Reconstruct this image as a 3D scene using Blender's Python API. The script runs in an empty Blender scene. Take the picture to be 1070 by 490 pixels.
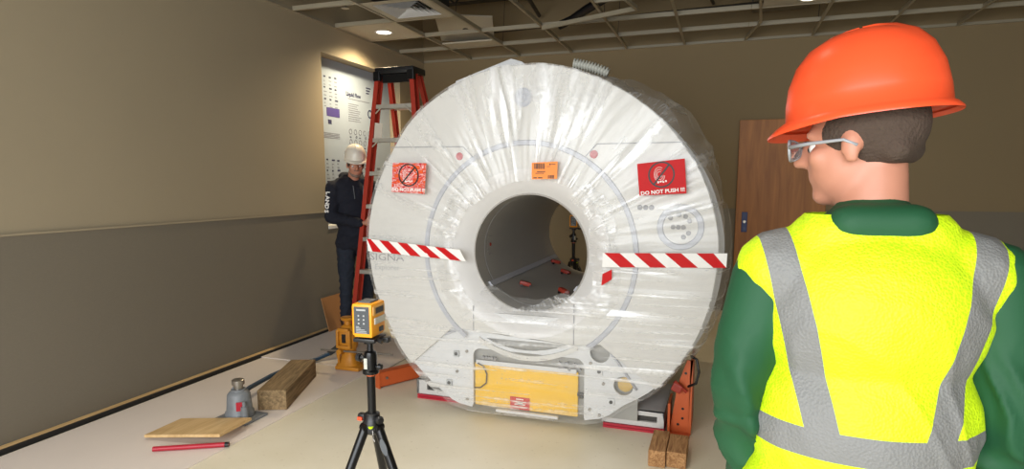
import bpy, bmesh, math, random
from mathutils import Vector, Matrix, noise
random.seed(7)
S = bpy.context.scene
C = S.collection
PI = math.pi
V = Vector

# ------------------------------------------------------------------ materials
def srgb(r, g, b):
    f = lambda c: (c/255/12.92) if c/255 <= 0.04045 else ((c/255+0.055)/1.055)**2.4
    return (f(r), f(g), f(b), 1)

def nd(nt, t, **kw):
    n = nt.nodes.new(t)
    for k, v in kw.items():
        if k in n.inputs: n.inputs[k].default_value = v
        else: setattr(n, k, v)
    return n

def mat(name, col, rough=0.5, metal=0.0, var=0.12, scale=8.0, bump=0.0, bscale=60.0, stretch=(1, 1, 1), spec=None, coat=0.0, trans=0.0, emis=None, estr=0.0):
    m = bpy.data.materials.new(name); m.use_nodes = True
    nt = m.node_tree; b = nt.nodes['Principled BSDF']
    tc = nd(nt, 'ShaderNodeTexCoord'); mp = nd(nt, 'ShaderNodeMapping')
    mp.inputs['Scale'].default_value = stretch
    nt.links.new(tc.outputs['Object'], mp.inputs['Vector'])
    nz = nd(nt, 'ShaderNodeTexNoise', Scale=scale, Detail=4.0)
    nt.links.new(mp.outputs[0], nz.inputs['Vector'])
    mx = nd(nt, 'ShaderNodeMix', data_type='RGBA')
    c = V(col[:3])
    mx.inputs['A'].default_value = (*(c*(1-var)), 1); mx.inputs['B'].default_value = (*[min(1, x) for x in c*(1+var)], 1)
    nt.links.new(nz.outputs['Fac'], mx.inputs['Factor'])
    nt.links.new(mx.outputs['Result'], b.inputs['Base Color'])
    b.inputs['Roughness'].default_value = rough; b.inputs['Metallic'].default_value = metal
    if spec is not None: b.inputs['Specular IOR Level'].default_value = spec
    b.inputs['Coat Weight'].default_value = coat
    b.inputs['Transmission Weight'].default_value = trans
    if bump:
        n2 = nd(nt, 'ShaderNodeTexNoise', Scale=bscale, Detail=3.0)
        nt.links.new(mp.outputs[0], n2.inputs['Vector'])
        bp = nd(nt, 'ShaderNodeBump', Strength=bump, Distance=0.01)
        nt.links.new(n2.outputs['Fac'], bp.inputs['Height']); nt.links.new(bp.outputs[0], b.inputs['Normal'])
    if emis:
        b.inputs['Emission Color'].default_value = emis; b.inputs['Emission Strength'].default_value = estr
    return m

M = {}
M['wall'] = mat('painted_wall', srgb(164, 151, 126), 0.75, var=0.03, scale=2, bump=0.05, bscale=120)
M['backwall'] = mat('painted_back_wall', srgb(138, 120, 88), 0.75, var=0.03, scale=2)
M['fabric_wall'] = mat('woven_wainscot', srgb(124, 116, 101), 0.9, var=0.10, scale=60, stretch=(1, 1, 6), bump=0.3, bscale=300)
M['board'] = mat('hardboard', srgb(228, 217, 208), 0.55, var=0.04, scale=3)
M['white'] = mat('white_cover', srgb(206, 204, 199), 0.45, var=0.01, scale=3)
M['whitem'] = mat('white_painted_metal', srgb(212, 213, 214), 0.4, var=0.02)
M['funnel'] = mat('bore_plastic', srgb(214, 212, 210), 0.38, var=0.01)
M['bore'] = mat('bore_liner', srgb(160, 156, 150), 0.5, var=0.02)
M['greyring'] = mat('grey_ring', srgb(176, 178, 186), 0.35, var=0.05)
M['greyline'] = mat('seam_grey', srgb(140, 140, 142), 0.6)
M['yellow'] = mat('yellow_paint', srgb(240, 190, 0), 0.45, var=0.05)
M['dark'] = mat('dark_recess', srgb(40, 38, 36), 0.8)
M['black'] = mat('black_plastic', srgb(22, 22, 24), 0.4, var=0.2)
M['blackm'] = mat('black_metal', srgb(18, 18, 20), 0.3, metal=0.3, var=0.2)
M['red'] = mat('red_film', srgb(196, 10, 14), 0.5, var=0.10, scale=25, spec=0.2)
M['whitef'] = mat('white_print', srgb(238, 236, 232), 0.5, var=0.03)
M['blackf'] = mat('black_print', srgb(20, 14, 14), 0.5)
M['orangelabel'] = mat('orange_label', srgb(252, 140, 40), 0.5, var=0.03)
M['orange'] = mat('orange_steel', srgb(196, 90, 42), 0.45, var=0.08, bump=0.1)
M['skatered'] = mat('red_bar', srgb(176, 30, 50), 0.4)
M['skate'] = mat('pale_grey_paint', srgb(205, 203, 200), 0.45)
M['ladderred'] = mat('fibreglass_red', srgb(172, 50, 32), 0.45, var=0.08)
M['alu'] = mat('aluminium', srgb(200, 196, 185), 0.35, metal=0.6, var=0.08, scale=40)
M['tbar'] = mat('tee_metal', srgb(160, 150, 128), 0.45, metal=0.0, var=0.05)
M['tile'] = mat('ceiling_tile', srgb(186, 178, 160), 0.85, var=0.04, bump=0.3, bscale=200)
M['deck'] = mat('deck', srgb(84, 76, 62), 0.9, var=0.25, scale=3)
M['duct'] = mat('duct_metal', srgb(130, 124, 112), 0.5, metal=0.4, var=0.15)
M['pipe'] = mat('dark_pipe', srgb(60, 55, 46), 0.6)
M['cardboard'] = mat('brown_board', srgb(168, 118, 72), 0.8, var=0.06)
M['navy'] = mat('navy_fleece', srgb(20, 23, 36), 0.9, var=0.2, scale=20, bump=0.3, bscale=25)
M['denim'] = mat('denim', srgb(30, 37, 50), 0.85, var=0.2, scale=30, bump=0.3, bscale=40)
M['boot'] = mat('boot_leather', srgb(60, 44, 30), 0.6)
M['skin'] = mat('skin', srgb(186, 128, 104), 0.5, var=0.08, scale=14)
M['hair'] = mat('short_hair', srgb(70, 56, 46), 0.9, bump=0.5, bscale=150)
M['stubble'] = mat('grey_stubble', srgb(130, 112, 100), 0.9, bump=0.5, bscale=200)
M['whitehat'] = mat('white_hat_plastic', srgb(226, 219, 205), 0.3, var=0.02)
M['orangehat'] = mat('orange_hat_plastic', srgb(240, 84, 44), 0.3, var=0.02)
M['green'] = mat('green_softshell', srgb(16, 74, 42), 0.7, var=0.08, scale=6, bump=0.15, bscale=14)
M['jeans2'] = mat('dark_trousers', srgb(50, 50, 56), 0.85, var=0.15)
M['lyellow'] = mat('laser_yellow', srgb(240, 160, 20), 0.4, var=0.04)
M['greypanel'] = mat('grey_panel', srgb(70, 74, 78), 0.4)
M['palegrey'] = mat('pale_print', srgb(170, 172, 172), 0.5)
M['greystick'] = mat('grey_sticker', srgb(190, 190, 180), 0.5, var=0.2, scale=90)
M['jackgrey'] = mat('jack_grey', srgb(118, 122, 126), 0.45, var=0.15, scale=30, bump=0.2)
M['jackyellow'] = mat('cast_yellow', srgb(184, 120, 28), 0.5, var=0.18, scale=14, bump=0.35, bscale=30)
M['steel'] = mat('bare_steel', srgb(150, 145, 138), 0.3, metal=0.8, var=0.15)
M['bluebar'] = mat('blue_paint', srgb(44, 76, 104), 0.45, var=0.25, scale=20)
M['duckbill'] = mat('worn_dark_steel', srgb(62, 66, 68), 0.5, metal=0.3)
M['jeweller'] = mat('navy_blue_plate', srgb(26, 46, 110), 0.4)
M['glass_clear'] = mat('clear_lens', srgb(200, 205, 208), 0.08, trans=0.85, var=0.0)
M['frame_grey'] = mat('grey_frame', srgb(150, 152, 155), 0.25)
M['strapred'] = mat('red_clamp', srgb(150, 46, 30), 0.5)
M['print_navy'] = mat('navy_ink', srgb(44, 46, 84), 0.7)
M['print_grey'] = mat('grey_ink', srgb(120, 122, 138), 0.7)
M['print_purple'] = mat('purple_ink', srgb(72, 62, 132), 0.7)
M['tag'] = mat('paper_tag', srgb(210, 200, 184), 0.7)
M['backing'] = mat('grey_inner_plate', srgb(158, 156, 150), 0.6, var=0.12, scale=12)
M['skatedark'] = mat('skate_dark', srgb(70, 66, 62), 0.7)
M['lightface'] = mat('lamp_face', srgb(255, 244, 220), 0.5, emis=(1.0, 0.86, 0.66, 1), estr=9.0)
M['wire'] = mat('wire', srgb(40, 40, 40), 0.5)

def wood_mat(name, c1, c2, scale=3.0, axis='X', dist=4.0, rough=0.5, stretch=(1, 1, 1)):
    m = bpy.data.materials.new(name); m.use_nodes = True
    nt = m.node_tree; b = nt.nodes['Principled BSDF']
    tc = nd(nt, 'ShaderNodeTexCoord'); mp = nd(nt, 'ShaderNodeMapping'); mp.inputs['Scale'].default_value = stretch
    nt.links.new(tc.outputs['Object'], mp.inputs['Vector'])
    w = nd(nt, 'ShaderNodeTexNoise', Scale=scale, Detail=5.0, Distortion=dist)
    nt.links.new(mp.outputs[0], w.inputs['Vector'])
    r = nd(nt, 'ShaderNodeValToRGB'); r.color_ramp.elements[0].color = c1; r.color_ramp.elements[1].color = c2
    r.color_ramp.elements[0].position = 0.3; r.color_ramp.elements[1].position = 0.7
    nt.links.new(w.outputs['Fac'], r.inputs['Fac']); nt.links.new(r.outputs['Color'], b.inputs['Base Color'])
    b.inputs['Roughness'].default_value = rough
    return m
M['door'] = wood_mat('door_veneer', srgb(150, 94, 40), srgb(182, 120, 58), 2.0, stretch=(9, 9, 0.8), dist=0.6)
M['timber'] = wood_mat('weathered_timber', srgb(98, 78, 52), srgb(160, 134, 96), 3.0, stretch=(14, 1.2, 14), dist=1.0, rough=0.8)
M['endgrain'] = wood_mat('weathered_end_grain', srgb(50, 45, 38), srgb(80, 72, 60), 9, dist=1.5, rough=0.9)
M['ply'] = wood_mat('plywood', srgb(196, 160, 108), srgb(222, 190, 138), 3.0, stretch=(8, 1, 8), dist=1.0, rough=0.7)
M['block'] = wood_mat('pine_block', srgb(128, 84, 46), srgb(196, 150, 100), 3.0, stretch=(12, 1.6, 12), dist=2.5, rough=0.8)

def floor_mat():
    m = bpy.data.materials.new('beige_sealed_floor'); m.use_nodes = True
    nt = m.node_tree; b = nt.nodes['Principled BSDF']; L = nt.links.new
    tc = nd(nt, 'ShaderNodeTexCoord')
    n1 = nd(nt, 'ShaderNodeTexNoise', Scale=1.3, Detail=5.0); L(tc.outputs['Object'], n1.inputs['Vector'])
    r = nd(nt, 'ShaderNodeValToRGB'); r.color_ramp.elements[0].color = srgb(222, 213, 188); r.color_ramp.elements[1].color = srgb(236, 228, 208)
    r.color_ramp.elements[0].position = 0.35; r.color_ramp.elements[1].position = 0.65
    L(n1.outputs['Fac'], r.inputs['Fac'])
    n2 = nd(nt, 'ShaderNodeTexNoise', Scale=38, Detail=2.0); L(tc.outputs['Object'], n2.inputs['Vector'])
    r2 = nd(nt, 'ShaderNodeValToRGB'); r2.color_ramp.elements[0].position = 0.26; r2.color_ramp.elements[1].position = 0.34
    r2.color_ramp.elements[0].color = (0.7, 0.66, 0.6, 1); r2.color_ramp.elements[1].color = (1, 1, 1, 1)
    L(n2.outputs['Fac'], r2.inputs['Fac'])
    mx = nd(nt, 'ShaderNodeMix', data_type='RGBA', blend_type='MULTIPLY'); mx.inputs['Factor'].default_value = 0.5
    L(r.outputs['Color'], mx.inputs['A']); L(r2.outputs['Color'], mx.inputs['B'])
    L(mx.outputs['Result'], b.inputs['Base Color']); b.inputs['Roughness'].default_value = 0.42
    bp = nd(nt, 'ShaderNodeBump', Strength=0.08, Distance=0.01); L(n1.outputs['Fac'], bp.inputs['Height']); L(bp.outputs[0], b.inputs['Normal'])
    return m
M['floor'] = floor_mat()

def vest_mat():
    m = bpy.data.materials.new('hi_vis_mesh'); m.use_nodes = True
    nt = m.node_tree; b = nt.nodes['Principled BSDF']; L = nt.links.new
    tc = nd(nt, 'ShaderNodeTexCoord'); sep = nd(nt, 'ShaderNodeSeparateXYZ'); L(tc.outputs['Object'], sep.inputs[0])
    def math_(op, a, bb=None, c=None):
        n = nd(nt, 'ShaderNodeMath', operation=op)
        for i, v in enumerate([a, bb, c]):
            if v is None: continue
            if isinstance(v, (int, float)): n.inputs[i].default_value = v
            else: L(v, n.inputs[i])
        return n.outputs[0]
    x, z = sep.outputs['X'], sep.outputs['Z']
    ax = math_('ABSOLUTE', x)
    cx = math_('MULTIPLY_ADD', math_('SUBTRACT', z, 1.08), 0.24, 0.090)     # stripes run a little outwards to the shoulders
    dv = math_('ABSOLUTE', math_('SUBTRACT', ax, cx))
    vs = math_('MULTIPLY', math_('LESS_THAN', dv, 0.026), math_('GREATER_THAN', z, 1.06))
    hs = math_('LESS_THAN', math_('ABSOLUTE', math_('SUBTRACT', z, 1.055)), 0.026)
    msk = math_('MAXIMUM', vs, hs)
    vo = nd(nt, 'ShaderNodeTexVoronoi', Scale=210.0); L(tc.outputs['Object'], vo.inputs['Vector'])
    yc = nd(nt, 'ShaderNodeMix', data_type='RGBA'); yc.inputs['A'].default_value = srgb(176, 214, 0); yc.inputs['B'].default_value = srgb(208, 240, 16)
    L(math_('MULTIPLY', vo.outputs['Distance'], 1.6), yc.inputs['Factor'])
    mx = nd(nt, 'ShaderNodeMix', data_type='RGBA'); L(msk, mx.inputs['Factor']); L(yc.outputs['Result'], mx.inputs['A'])
    mx.inputs['B'].default_value = srgb(122, 122, 120)
    L(mx.outputs['Result'], b.inputs['Base Color']); b.inputs['Roughness'].default_value = 0.6
    bp = nd(nt, 'ShaderNodeBump', Strength=0.35, Distance=0.004); L(vo.outputs['Distance'], bp.inputs['Height']); L(bp.outputs[0], b.inputs['Normal'])
    return m
M['vest'] = vest_mat()

def film_mat():
    m = bpy.data.materials.new('clear_stretch_film'); m.use_nodes = True
    nt = m.node_tree; L = nt.links.new
    for n in list(nt.nodes): nt.nodes.remove(n)
    out = nd(nt, 'ShaderNodeOutputMaterial')
    uv = nd(nt, 'ShaderNodeUVMap'); uv.uv_map = 'UVMap'
    tc = nd(nt, 'ShaderNodeTexCoord')
    sep = nd(nt, 'ShaderNodeSeparateXYZ'); L(tc.outputs['Object'], sep.inputs[0])
    # radial folds (upper half) in polar UVs, horizontal stretch streaks (lower half)
    m1 = nd(nt, 'ShaderNodeMapping'); m1.inputs['Scale'].default_value = (46, 1.6, 1); L(uv.outputs[0], m1.inputs['Vector'])
    n1 = nd(nt, 'ShaderNodeTexNoise', Scale=1.0, Detail=3.0, Distortion=0.6); L(m1.outputs[0], n1.inputs['Vector'])
    m2 = nd(nt, 'ShaderNodeMapping'); m2.inputs['Scale'].default_value = (1.0, 1.0, 26); m2.inputs['Rotation'].default_value = (0, -0.10, 0); L(tc.outputs['Object'], m2.inputs['Vector'])
    n2 = nd(nt, 'ShaderNodeTexNoise', Scale=1.0, Detail=2.5, Distortion=0.25); L(m2.outputs[0], n2.inputs['Vector'])
    n3 = nd(nt, 'ShaderNodeTexNoise', Scale=14.0, Detail=5.0, Distortion=1.2); L(tc.outputs['Object'], n3.inputs['Vector'])
    mr = nd(nt, 'ShaderNodeMapRange'); mr.inputs['From Min'].default_value = -0.25; mr.inputs['From Max'].default_value = 0.35
    L(sep.outputs['Z'], mr.inputs['Value'])
    mxf = nd(nt, 'ShaderNodeMix'); L(mr.outputs[0], mxf.inputs['Factor']); L(n2.outputs['Fac'], mxf.inputs['A']); L(n1.outputs['Fac'], mxf.inputs['B'])
    add = nd(nt, 'ShaderNodeMath', operation='MULTIPLY_ADD'); L(n3.outputs['Fac'], add.inputs[0]); add.inputs[1].default_value = 0.22; L(mxf.outputs[0], add.inputs[2])
    r = nd(nt, 'ShaderNodeValToRGB')
    e = r.color_ramp.elements; e[0].position = 0.45; e[0].color = (0.12, 0.12, 0.12, 1); e[1].position = 0.83; e[1].color = (0.85, 0.85, 0.85, 1)
    x = r.color_ramp.elements.new(0.66); x.color = (0.20, 0.20, 0.20, 1)
    L(add.outputs[0], r.inputs['Fac'])
    bp = nd(nt, 'ShaderNodeBump', Strength=0.45, Distance=0.012); L(add.outputs[0], bp.inputs['Height'])
    df = nd(nt, 'ShaderNodeBsdfDiffuse'); df.inputs['Color'].default_value = (0.92, 0.92, 0.92, 1)
    tl = nd(nt, 'ShaderNodeBsdfTranslucent'); tl.inputs['Color'].default_value = (0.92, 0.92, 0.92, 1)
    gl = nd(nt, 'ShaderNodeBsdfGlossy'); gl.inputs['Roughness'].default_value = 0.3; gl.inputs['Color'].default_value = (1, 1, 1, 1)
    for q in (df, gl): L(bp.outputs[0], q.inputs['Normal'])
    m1_ = nd(nt, 'ShaderNodeMixShader'); m1_.inputs[0].default_value = 0.35; L(df.outputs[0], m1_.inputs[1]); L(tl.outputs[0], m1_.inputs[2])
    m2_ = nd(nt, 'ShaderNodeMixShader'); m2_.inputs[0].default_value = 0.22; L(m1_.outputs[0], m2_.inputs[1]); L(gl.outputs[0], m2_.inputs[2])
    tr = nd(nt, 'ShaderNodeBsdfTransparent')
    mx2 = nd(nt, 'ShaderNodeMixShader'); L(r.outputs['Color'], mx2.inputs[0]); L(tr.outputs[0], mx2.inputs[1]); L(m2_.outputs[0], mx2.inputs[2])
    L(mx2.outputs[0], out.inputs['Surface'])
    return m
M['film'] = film_mat()

def crumple_mat():
    # a red film sign creased into pale and orange streaks
    m = bpy.data.materials.new('creased_red_film'); m.use_nodes = True
    nt = m.node_tree; b = nt.nodes['Principled BSDF']; L = nt.links.new
    tc = nd(nt, 'ShaderNodeTexCoord'); mp = nd(nt, 'ShaderNodeMapping'); mp.inputs['Scale'].default_value = (7, 1, 20); mp.inputs['Rotation'].default_value = (0, 0.45, 0)
    L(tc.outputs['Object'], mp.inputs['Vector'])
    n = nd(nt, 'ShaderNodeTexNoise', Scale=1.3, Detail=3.0, Distortion=2.2); L(mp.outputs[0], n.inputs['Vector'])
    r = nd(nt, 'ShaderNodeValToRGB'); el = r.color_ramp.elements
    el[0].position = 0.3; el[0].color = srgb(190, 24, 34); el[1].position = 0.72; el[1].color = srgb(248, 220, 220)
    for p, c in ((0.41, srgb(200, 26, 36)), (0.46, srgb(240, 200, 196)), (0.50, srgb(190, 30, 36)), (0.56, srgb(236, 104, 40)), (0.62, srgb(206, 36, 46))):
        q = el.new(p); q.color = c
    L(n.outputs['Fac'], r.inputs['Fac']); L(r.outputs['Color'], b.inputs['Base Color']); b.inputs['Roughness'].default_value = 0.5; b.inputs['Specular IOR Level'].default_value = 0.2
    return m
M['crumple'] = crumple_mat()

# ------------------------------------------------------------------ mesh helpers
def addbox(bm, c, s, rot=None, bev=0.0):
    r = bmesh.ops.create_cube(bm, size=1.0)
    vs = r['verts']
    bmesh.ops.scale(bm, vec=V(s), verts=vs)
    if bev > 0:
        es = list({e for v in vs for e in v.link_edges})
        rb = bmesh.ops.bevel(bm, geom=es, offset=bev, segments=2, profile=0.6, affect='EDGES')
        vs = list({v for f in rb['faces'] for v in f.verts} | {v for v in vs if v.is_valid})
        # collect whole island
        seen = set(vs); st = list(vs)
        while st:
            v = st.pop()
            for e in v.link_edges:
                o = e.other_vert(v)
                if o not in seen: seen.add(o); st.append(o)
        vs = list(seen)
    if rot is not None:
        bmesh.ops.rotate(bm, cent=(0, 0, 0), matrix=rot, verts=vs)
    bmesh.ops.translate(bm, vec=V(c), verts=vs)
    return vs

def bx(bm, x0, x1, y0, y1, z0, z1, bev=0.0):
    return addbox(bm, ((x0+x1)/2, (y0+y1)/2, (z0+z1)/2), (abs(x1-x0), abs(y1-y0), abs(z1-z0)), None, bev)

def cone(bm, p0, p1, r0, r1=None, seg=16, caps=True):
    p0, p1 = V(p0), V(p1); r1 = r0 if r1 is None else r1
    d = p1-p0; L = d.length
    q = d.to_track_quat('Z', 'Y').to_matrix().to_4x4()
    mtx = Matrix.Translation((p0+p1)/2) @ q
    bmesh.ops.create_cone(bm, cap_ends=caps, segments=seg, radius1=r0, radius2=r1, depth=L, matrix=mtx)

def lathe(bm, prof, origin=(0, 0, 0), axis='Z', seg=32):
    rings = []
    o = V(origin)
    for r, h in prof:
        ring = []
        for k in range(seg):
            a = 2*PI*k/seg
            if axis == 'Z': p = V((r*math.cos(a), r*math.sin(a), h))
            elif axis == 'Y': p = V((r*math.cos(a), h, r*math.sin(a)))
            else: p = V((h, r*math.cos(a), r*math.sin(a)))
            ring.append(bm.verts.new(o+p))
        rings.append(ring)
    for a, b in zip(rings, rings[1:]):
        for k in range(seg):
            bm.faces.new((a[k], a[(k+1) % seg], b[(k+1) % seg], b[k]))
    return rings

def caps(bm, rings):
    for r in (rings[0], rings[-1]):
        try: bm.faces.new(r)
        except ValueError: pass

def tube(bm, pts, r, seg=8, closed=False):
    pts = [V(p) for p in pts]; n = len(pts); rings = []
    prev = None
    for i, p in enumerate(pts):
        if closed: t = pts[(i+1) % n]-pts[i-1]
        else: t = pts[min(i+1, n-1)]-pts[max(i-1, 0)]
        t.normalize()
        if prev is None:
            up = V((0, 0, 1)) if abs(t.z) < 0.9 else V((1, 0, 0))
            nn = t.cross(up).normalized()
        else:
            nn = (prev-t*prev.dot(t)).normalized()
        prev = nn; bb = t.cross(nn)
        rr = r[i] if isinstance(r, (list, tuple)) else r
        rings.append([bm.verts.new(p+nn*rr*math.cos(2*PI*k/seg)+bb*rr*math.sin(2*PI*k/seg)) for k in range(seg)])
    prs = list(zip(rings, rings[1:]))+([(rings[-1], rings[0])] if closed else [])
    for a, b in prs:
        for k in range(seg):
            bm.faces.new((a[k], a[(k+1) % seg], b[(k+1) % seg], b[k]))
    if not closed:
        bm.faces.new(rings[0]); bm.faces.new(rings[-1])

def plate(bm, outer, holes, y, t, toM=None):
    """flat plate in the XZ plane at depth y with thickness t and holes"""
    es = []
    for loop in [outer]+list(holes):
        vs = [bm.verts.new((x, y, z)) for x, z in loop]
        for i in range(len(vs)): es.append(bm.edges.new((vs[i], vs[(i+1) % len(vs)])))
    r = bmesh.ops.triangle_fill(bm, use_beauty=True, edges=es, normal=(0, -1, 0))
    fs = [f for f in r['geom'] if isinstance(f, bmesh.types.BMFace)]
    ex = bmesh.ops.extrude_face_region(bm, geom=fs)
    vs = [g for g in ex['geom'] if isinstance(g, bmesh.types.BMVert)]
    bmesh.ops.translate(bm, vec=(0, t, 0), verts=vs)

def circ(cx, cz, r, n=24):
    return [(cx+r*math.cos(2*PI*k/n), cz+r*math.sin(2*PI*k/n)) for k in range(n)]

def obj(name, bm, m, parent=None, local=False, smooth=False, shift=None):
    me = bpy.data.meshes.new(name)
    if isinstance(bm, bpy.types.Mesh): me = bm
    else:
        bmesh.ops.remove_doubles(bm, verts=bm.verts, dist=1e-6)
        bmesh.ops.recalc_face_normals(bm, faces=bm.faces)
        if parent is not None and not local:
            bmesh.ops.translate(bm, vec=-worldloc(parent), verts=bm.verts)
        bm.to_mesh(me); bm.free()
    o = bpy.data.objects.new(name, me); C.objects.link(o)
    ms = m if isinstance(m, (list, tuple)) else [m]
    me.materials.clear()
    for k in ms: me.materials.append(k)
    if parent is not None: o.parent = parent
    if smooth: shade(me, smooth)
    return o

def shade(me, ang):
    me.polygons.foreach_set('use_smooth', [True]*len(me.polygons))
    if ang is not True:
        b2 = bmesh.new(); b2.from_mesh(me)
        for e in b2.edges:
            if len(e.link_faces) == 2 and e.calc_face_angle(0) > ang: e.smooth = False
        b2.to_mesh(me); b2.free()

def worldloc(o):
    v = V((0, 0, 0))
    while o: v += o.location; o = o.parent
    return v

def NB(): return bmesh.new()

def thing(name, label, cat, loc=(0, 0, 0), rz=0.0, group=None):
    o = bpy.data.objects.new(name, None); C.objects.link(o)
    o.location = loc; o.rotation_euler = (0, 0, rz); o.empty_display_size = 0.1
    o['label'] = label; o['category'] = cat
    if group: o['group'] = group
    return o

def tag(o, label, cat, group=None, kind=None):
    o['label'] = label; o['category'] = cat
    if group: o['group'] = group
    if kind: o['kind'] = kind
    return o

def struct(name, bm, m, label=None, **k):
    o = obj(name, bm, m, **k); o['kind'] = 'structure'
    return o

def origin_to(o, loc):
    """move the origin of a one-mesh thing to loc, geometry stays put"""
    loc = V(loc); o.data.transform(Matrix.Translation(-loc)); o.location = loc
    return o

def dup(root, loc, rz=None, label=None):
    r = root.copy(); C.objects.link(r); r.location = loc
    if rz is not None: r.rotation_euler = (0, 0, rz)
    if label: r['label'] = label
    for ch in list(root.children):
        c = ch.copy(); C.objects.link(c); c.parent = r
        for g in list(ch.children):
            d = g.copy(); C.objects.link(d); d.parent = c
    return r

def textmesh(txt, size, mtx, depth=0.0004, bold=0.0):
    cu = bpy.data.curves.new('t', 'FONT'); cu.body = txt; cu.size = size; cu.extrude = depth; cu.align_x = 'CENTER'; cu.align_y = 'CENTER'
    cu.offset = bold; cu.resolution_u = 2
    o = bpy.data.objects.new('t', cu); C.objects.link(o)
    bpy.context.view_layer.update()
    me = bpy.data.meshes.new_from_object(o.evaluated_get(bpy.context.evaluated_depsgraph_get()))
    bpy.data.objects.remove(o)
    me.transform(mtx)
    return me

def addtext(bm, txt, size, pos, face='-Y', bold=0.0, depth=0.0004, rot=0.0, sx=1.0):
    """text standing upright; face tells where it looks"""
    base = Matrix.Rotation(PI/2, 4, 'X')                       # XY text -> XZ plane looking to -Y
    yaw = {'-Y': 0, '+X': PI/2, '-X': -PI/2, '+Y': PI}[face] if isinstance(face, str) else face
    m = Matrix.Translation(V(pos)) @ Matrix.Rotation(yaw, 4, 'Z') @ base @ Matrix.Rotation(rot, 4, 'Z') @ Matrix.Diagonal((sx, 1, 1, 1))
    me = textmesh(txt, size, m, depth, bold)
    bm.from_mesh(me); bpy.data.meshes.remove(me)

def remeshed(prims, voxel, smooth=4, cut=None):
    """one continuous skin round a set of tapered limbs and ellipsoids"""
    bm = NB()
    for p in prims:
        if p[0] == 'c':                                         # capsule p0 p1 r0 r1
            _, a, b, r0, r1 = p
            a, b = V(a), V(b); n = 7
            for i in range(n+1):
                t = i/n
                bmesh.ops.create_icosphere(bm, subdivisions=2, radius=r0+(r1-r0)*t, matrix=Matrix.Translation(a.lerp(b, t)))
            cone(bm, a, b, r0, r1, 20)
        else:                                                   # ellipsoid centre radii [rot]
            _, c, r = p[:3]
            mt = Matrix.Translation(V(c))
            if len(p) > 3: mt = mt @ p[3]
            bmesh.ops.create_icosphere(bm, subdivisions=3, radius=1.0, matrix=mt @ Matrix.Diagonal((*r, 1)))
    me = bpy.data.meshes.new('b'); bm.to_mesh(me); bm.free()
    o = bpy.data.objects.new('b', me); C.objects.link(o)
    md = o.modifiers.new('r', 'REMESH'); md.mode = 'VOXEL'; md.voxel_size = voxel; md.use_smooth_shade = True
    ms = o.modifiers.new('s', 'SMOOTH'); ms.iterations = smooth; ms.factor = 0.6
    bpy.context.view_layer.update()
    out = bpy.data.meshes.new_from_object(o.evaluated_get(bpy.context.evaluated_depsgraph_get()))
    bpy.data.objects.remove(o); bpy.data.meshes.remove(me)
    if cut:
        b2 = NB(); b2.from_mesh(out)
        for co, no in cut:
            bmesh.ops.bisect_plane(b2, geom=list(b2.verts)+list(b2.edges)+list(b2.faces), plane_co=co, plane_no=no, clear_outer=True)
        b2.to_mesh(out); b2.free()
    out.polygons.foreach_set('use_smooth', [True]*len(out.polygons))
    return out

# ------------------------------------------------------------------ the room
WX, BY, CZ = -3.84, 7.56, 3.07
WD, WE, WS, WH = 5.33, 6.90, 1.05, 2.79         # boarded window opening in the left wall
RX, RY = 3.6, -2.4
b = NB(); bx(b, WX-0.3, RX+0.2, RY-0.2, BY+0.2, -0.12, 0); struct('floor', b, M['floor'])
b = NB()
bx(b, WX-0.30, WX, RY, WD, 0, 3.95); bx(b, WX-0.30, WX, WE, BY+0.2, 0, 3.95)
bx(b, WX-0.30, WX, WD, WE, 0, WS); bx(b, WX-0.30, WX, WD, WE, WH, 3.95)
struct('wall_left', b, M['wall'])
b = NB(); bx(b, WX-0.30, RX, BY, BY+0.2, 0, 3.95); struct('wall_back', b, M['backwall'])
b = NB(); bx(b, RX, RX+0.2, RY, BY+0.2, 0, 3.95); struct('wall_right', b, M['wall'])
# rear wall with the broad daylight window behind the photographer
b = NB(); W0, W1, WZ0, WZ1 = -3.4, 1.6, 0.7, 2.95
bx(b, WX-0.3, W0, RY-0.2, RY, 0, 3.95); bx(b, W1, RX+0.2, RY-0.2, RY, 0, 3.95)
bx(b, W0, W1, RY-0.2, RY, 0, WZ0); bx(b, W0, W1, RY-0.2, RY, WZ1, 3.95)
struct('wall_rear', b, M['wall'])
b = NB()
for x in (W0, (2*W0+W1)/3, (W0+2*W1)/3, W1-0.05): bx(b, x, x+0.05, RY-0.14, RY-0.06, WZ0, WZ1)
bx(b, W0, W1, RY-0.14, RY-0.06, WZ0, WZ0+0.05); bx(b, W0, W1, RY-0.14, RY-0.06, WZ1-0.05, WZ1)
struct('window_1', b, M['alu'])
b = NB(); bx(b, WX-0.3, RX+0.2, RY-0.2, BY+0.2, 3.95, 4.05); struct('ceiling', b, M['deck'])
# woven lower wall
b = NB(); bx(b, WX, WX+0.012, RY, WD, 0.0, 1.205); bx(b, WX, WX+0.012, WD, WE, 0, WS-0.02); bx(b, WX, WX+0.012, WE, BY, 0, 1.205)
struct('trim_1', b, M['fabric_wall'])
b = NB(); bx(b, WX+0.012, RX, BY-0.012, BY, 0.0, 1.205); struct('trim_2', b, M['fabric_wall'])
b = NB(); bx(b, WX+0.012, WX+0.022, RY, WD, 1.2, 1.212); struct('trim_3', b, M['wall'])
# sill end of the opening
b = NB(); bx(b, WX-0.13, WX+0.02, WD+0.002, WE-0.002, WS-0.02, WS+0.012); struct('trim_4', b, M['whitef'])

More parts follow.
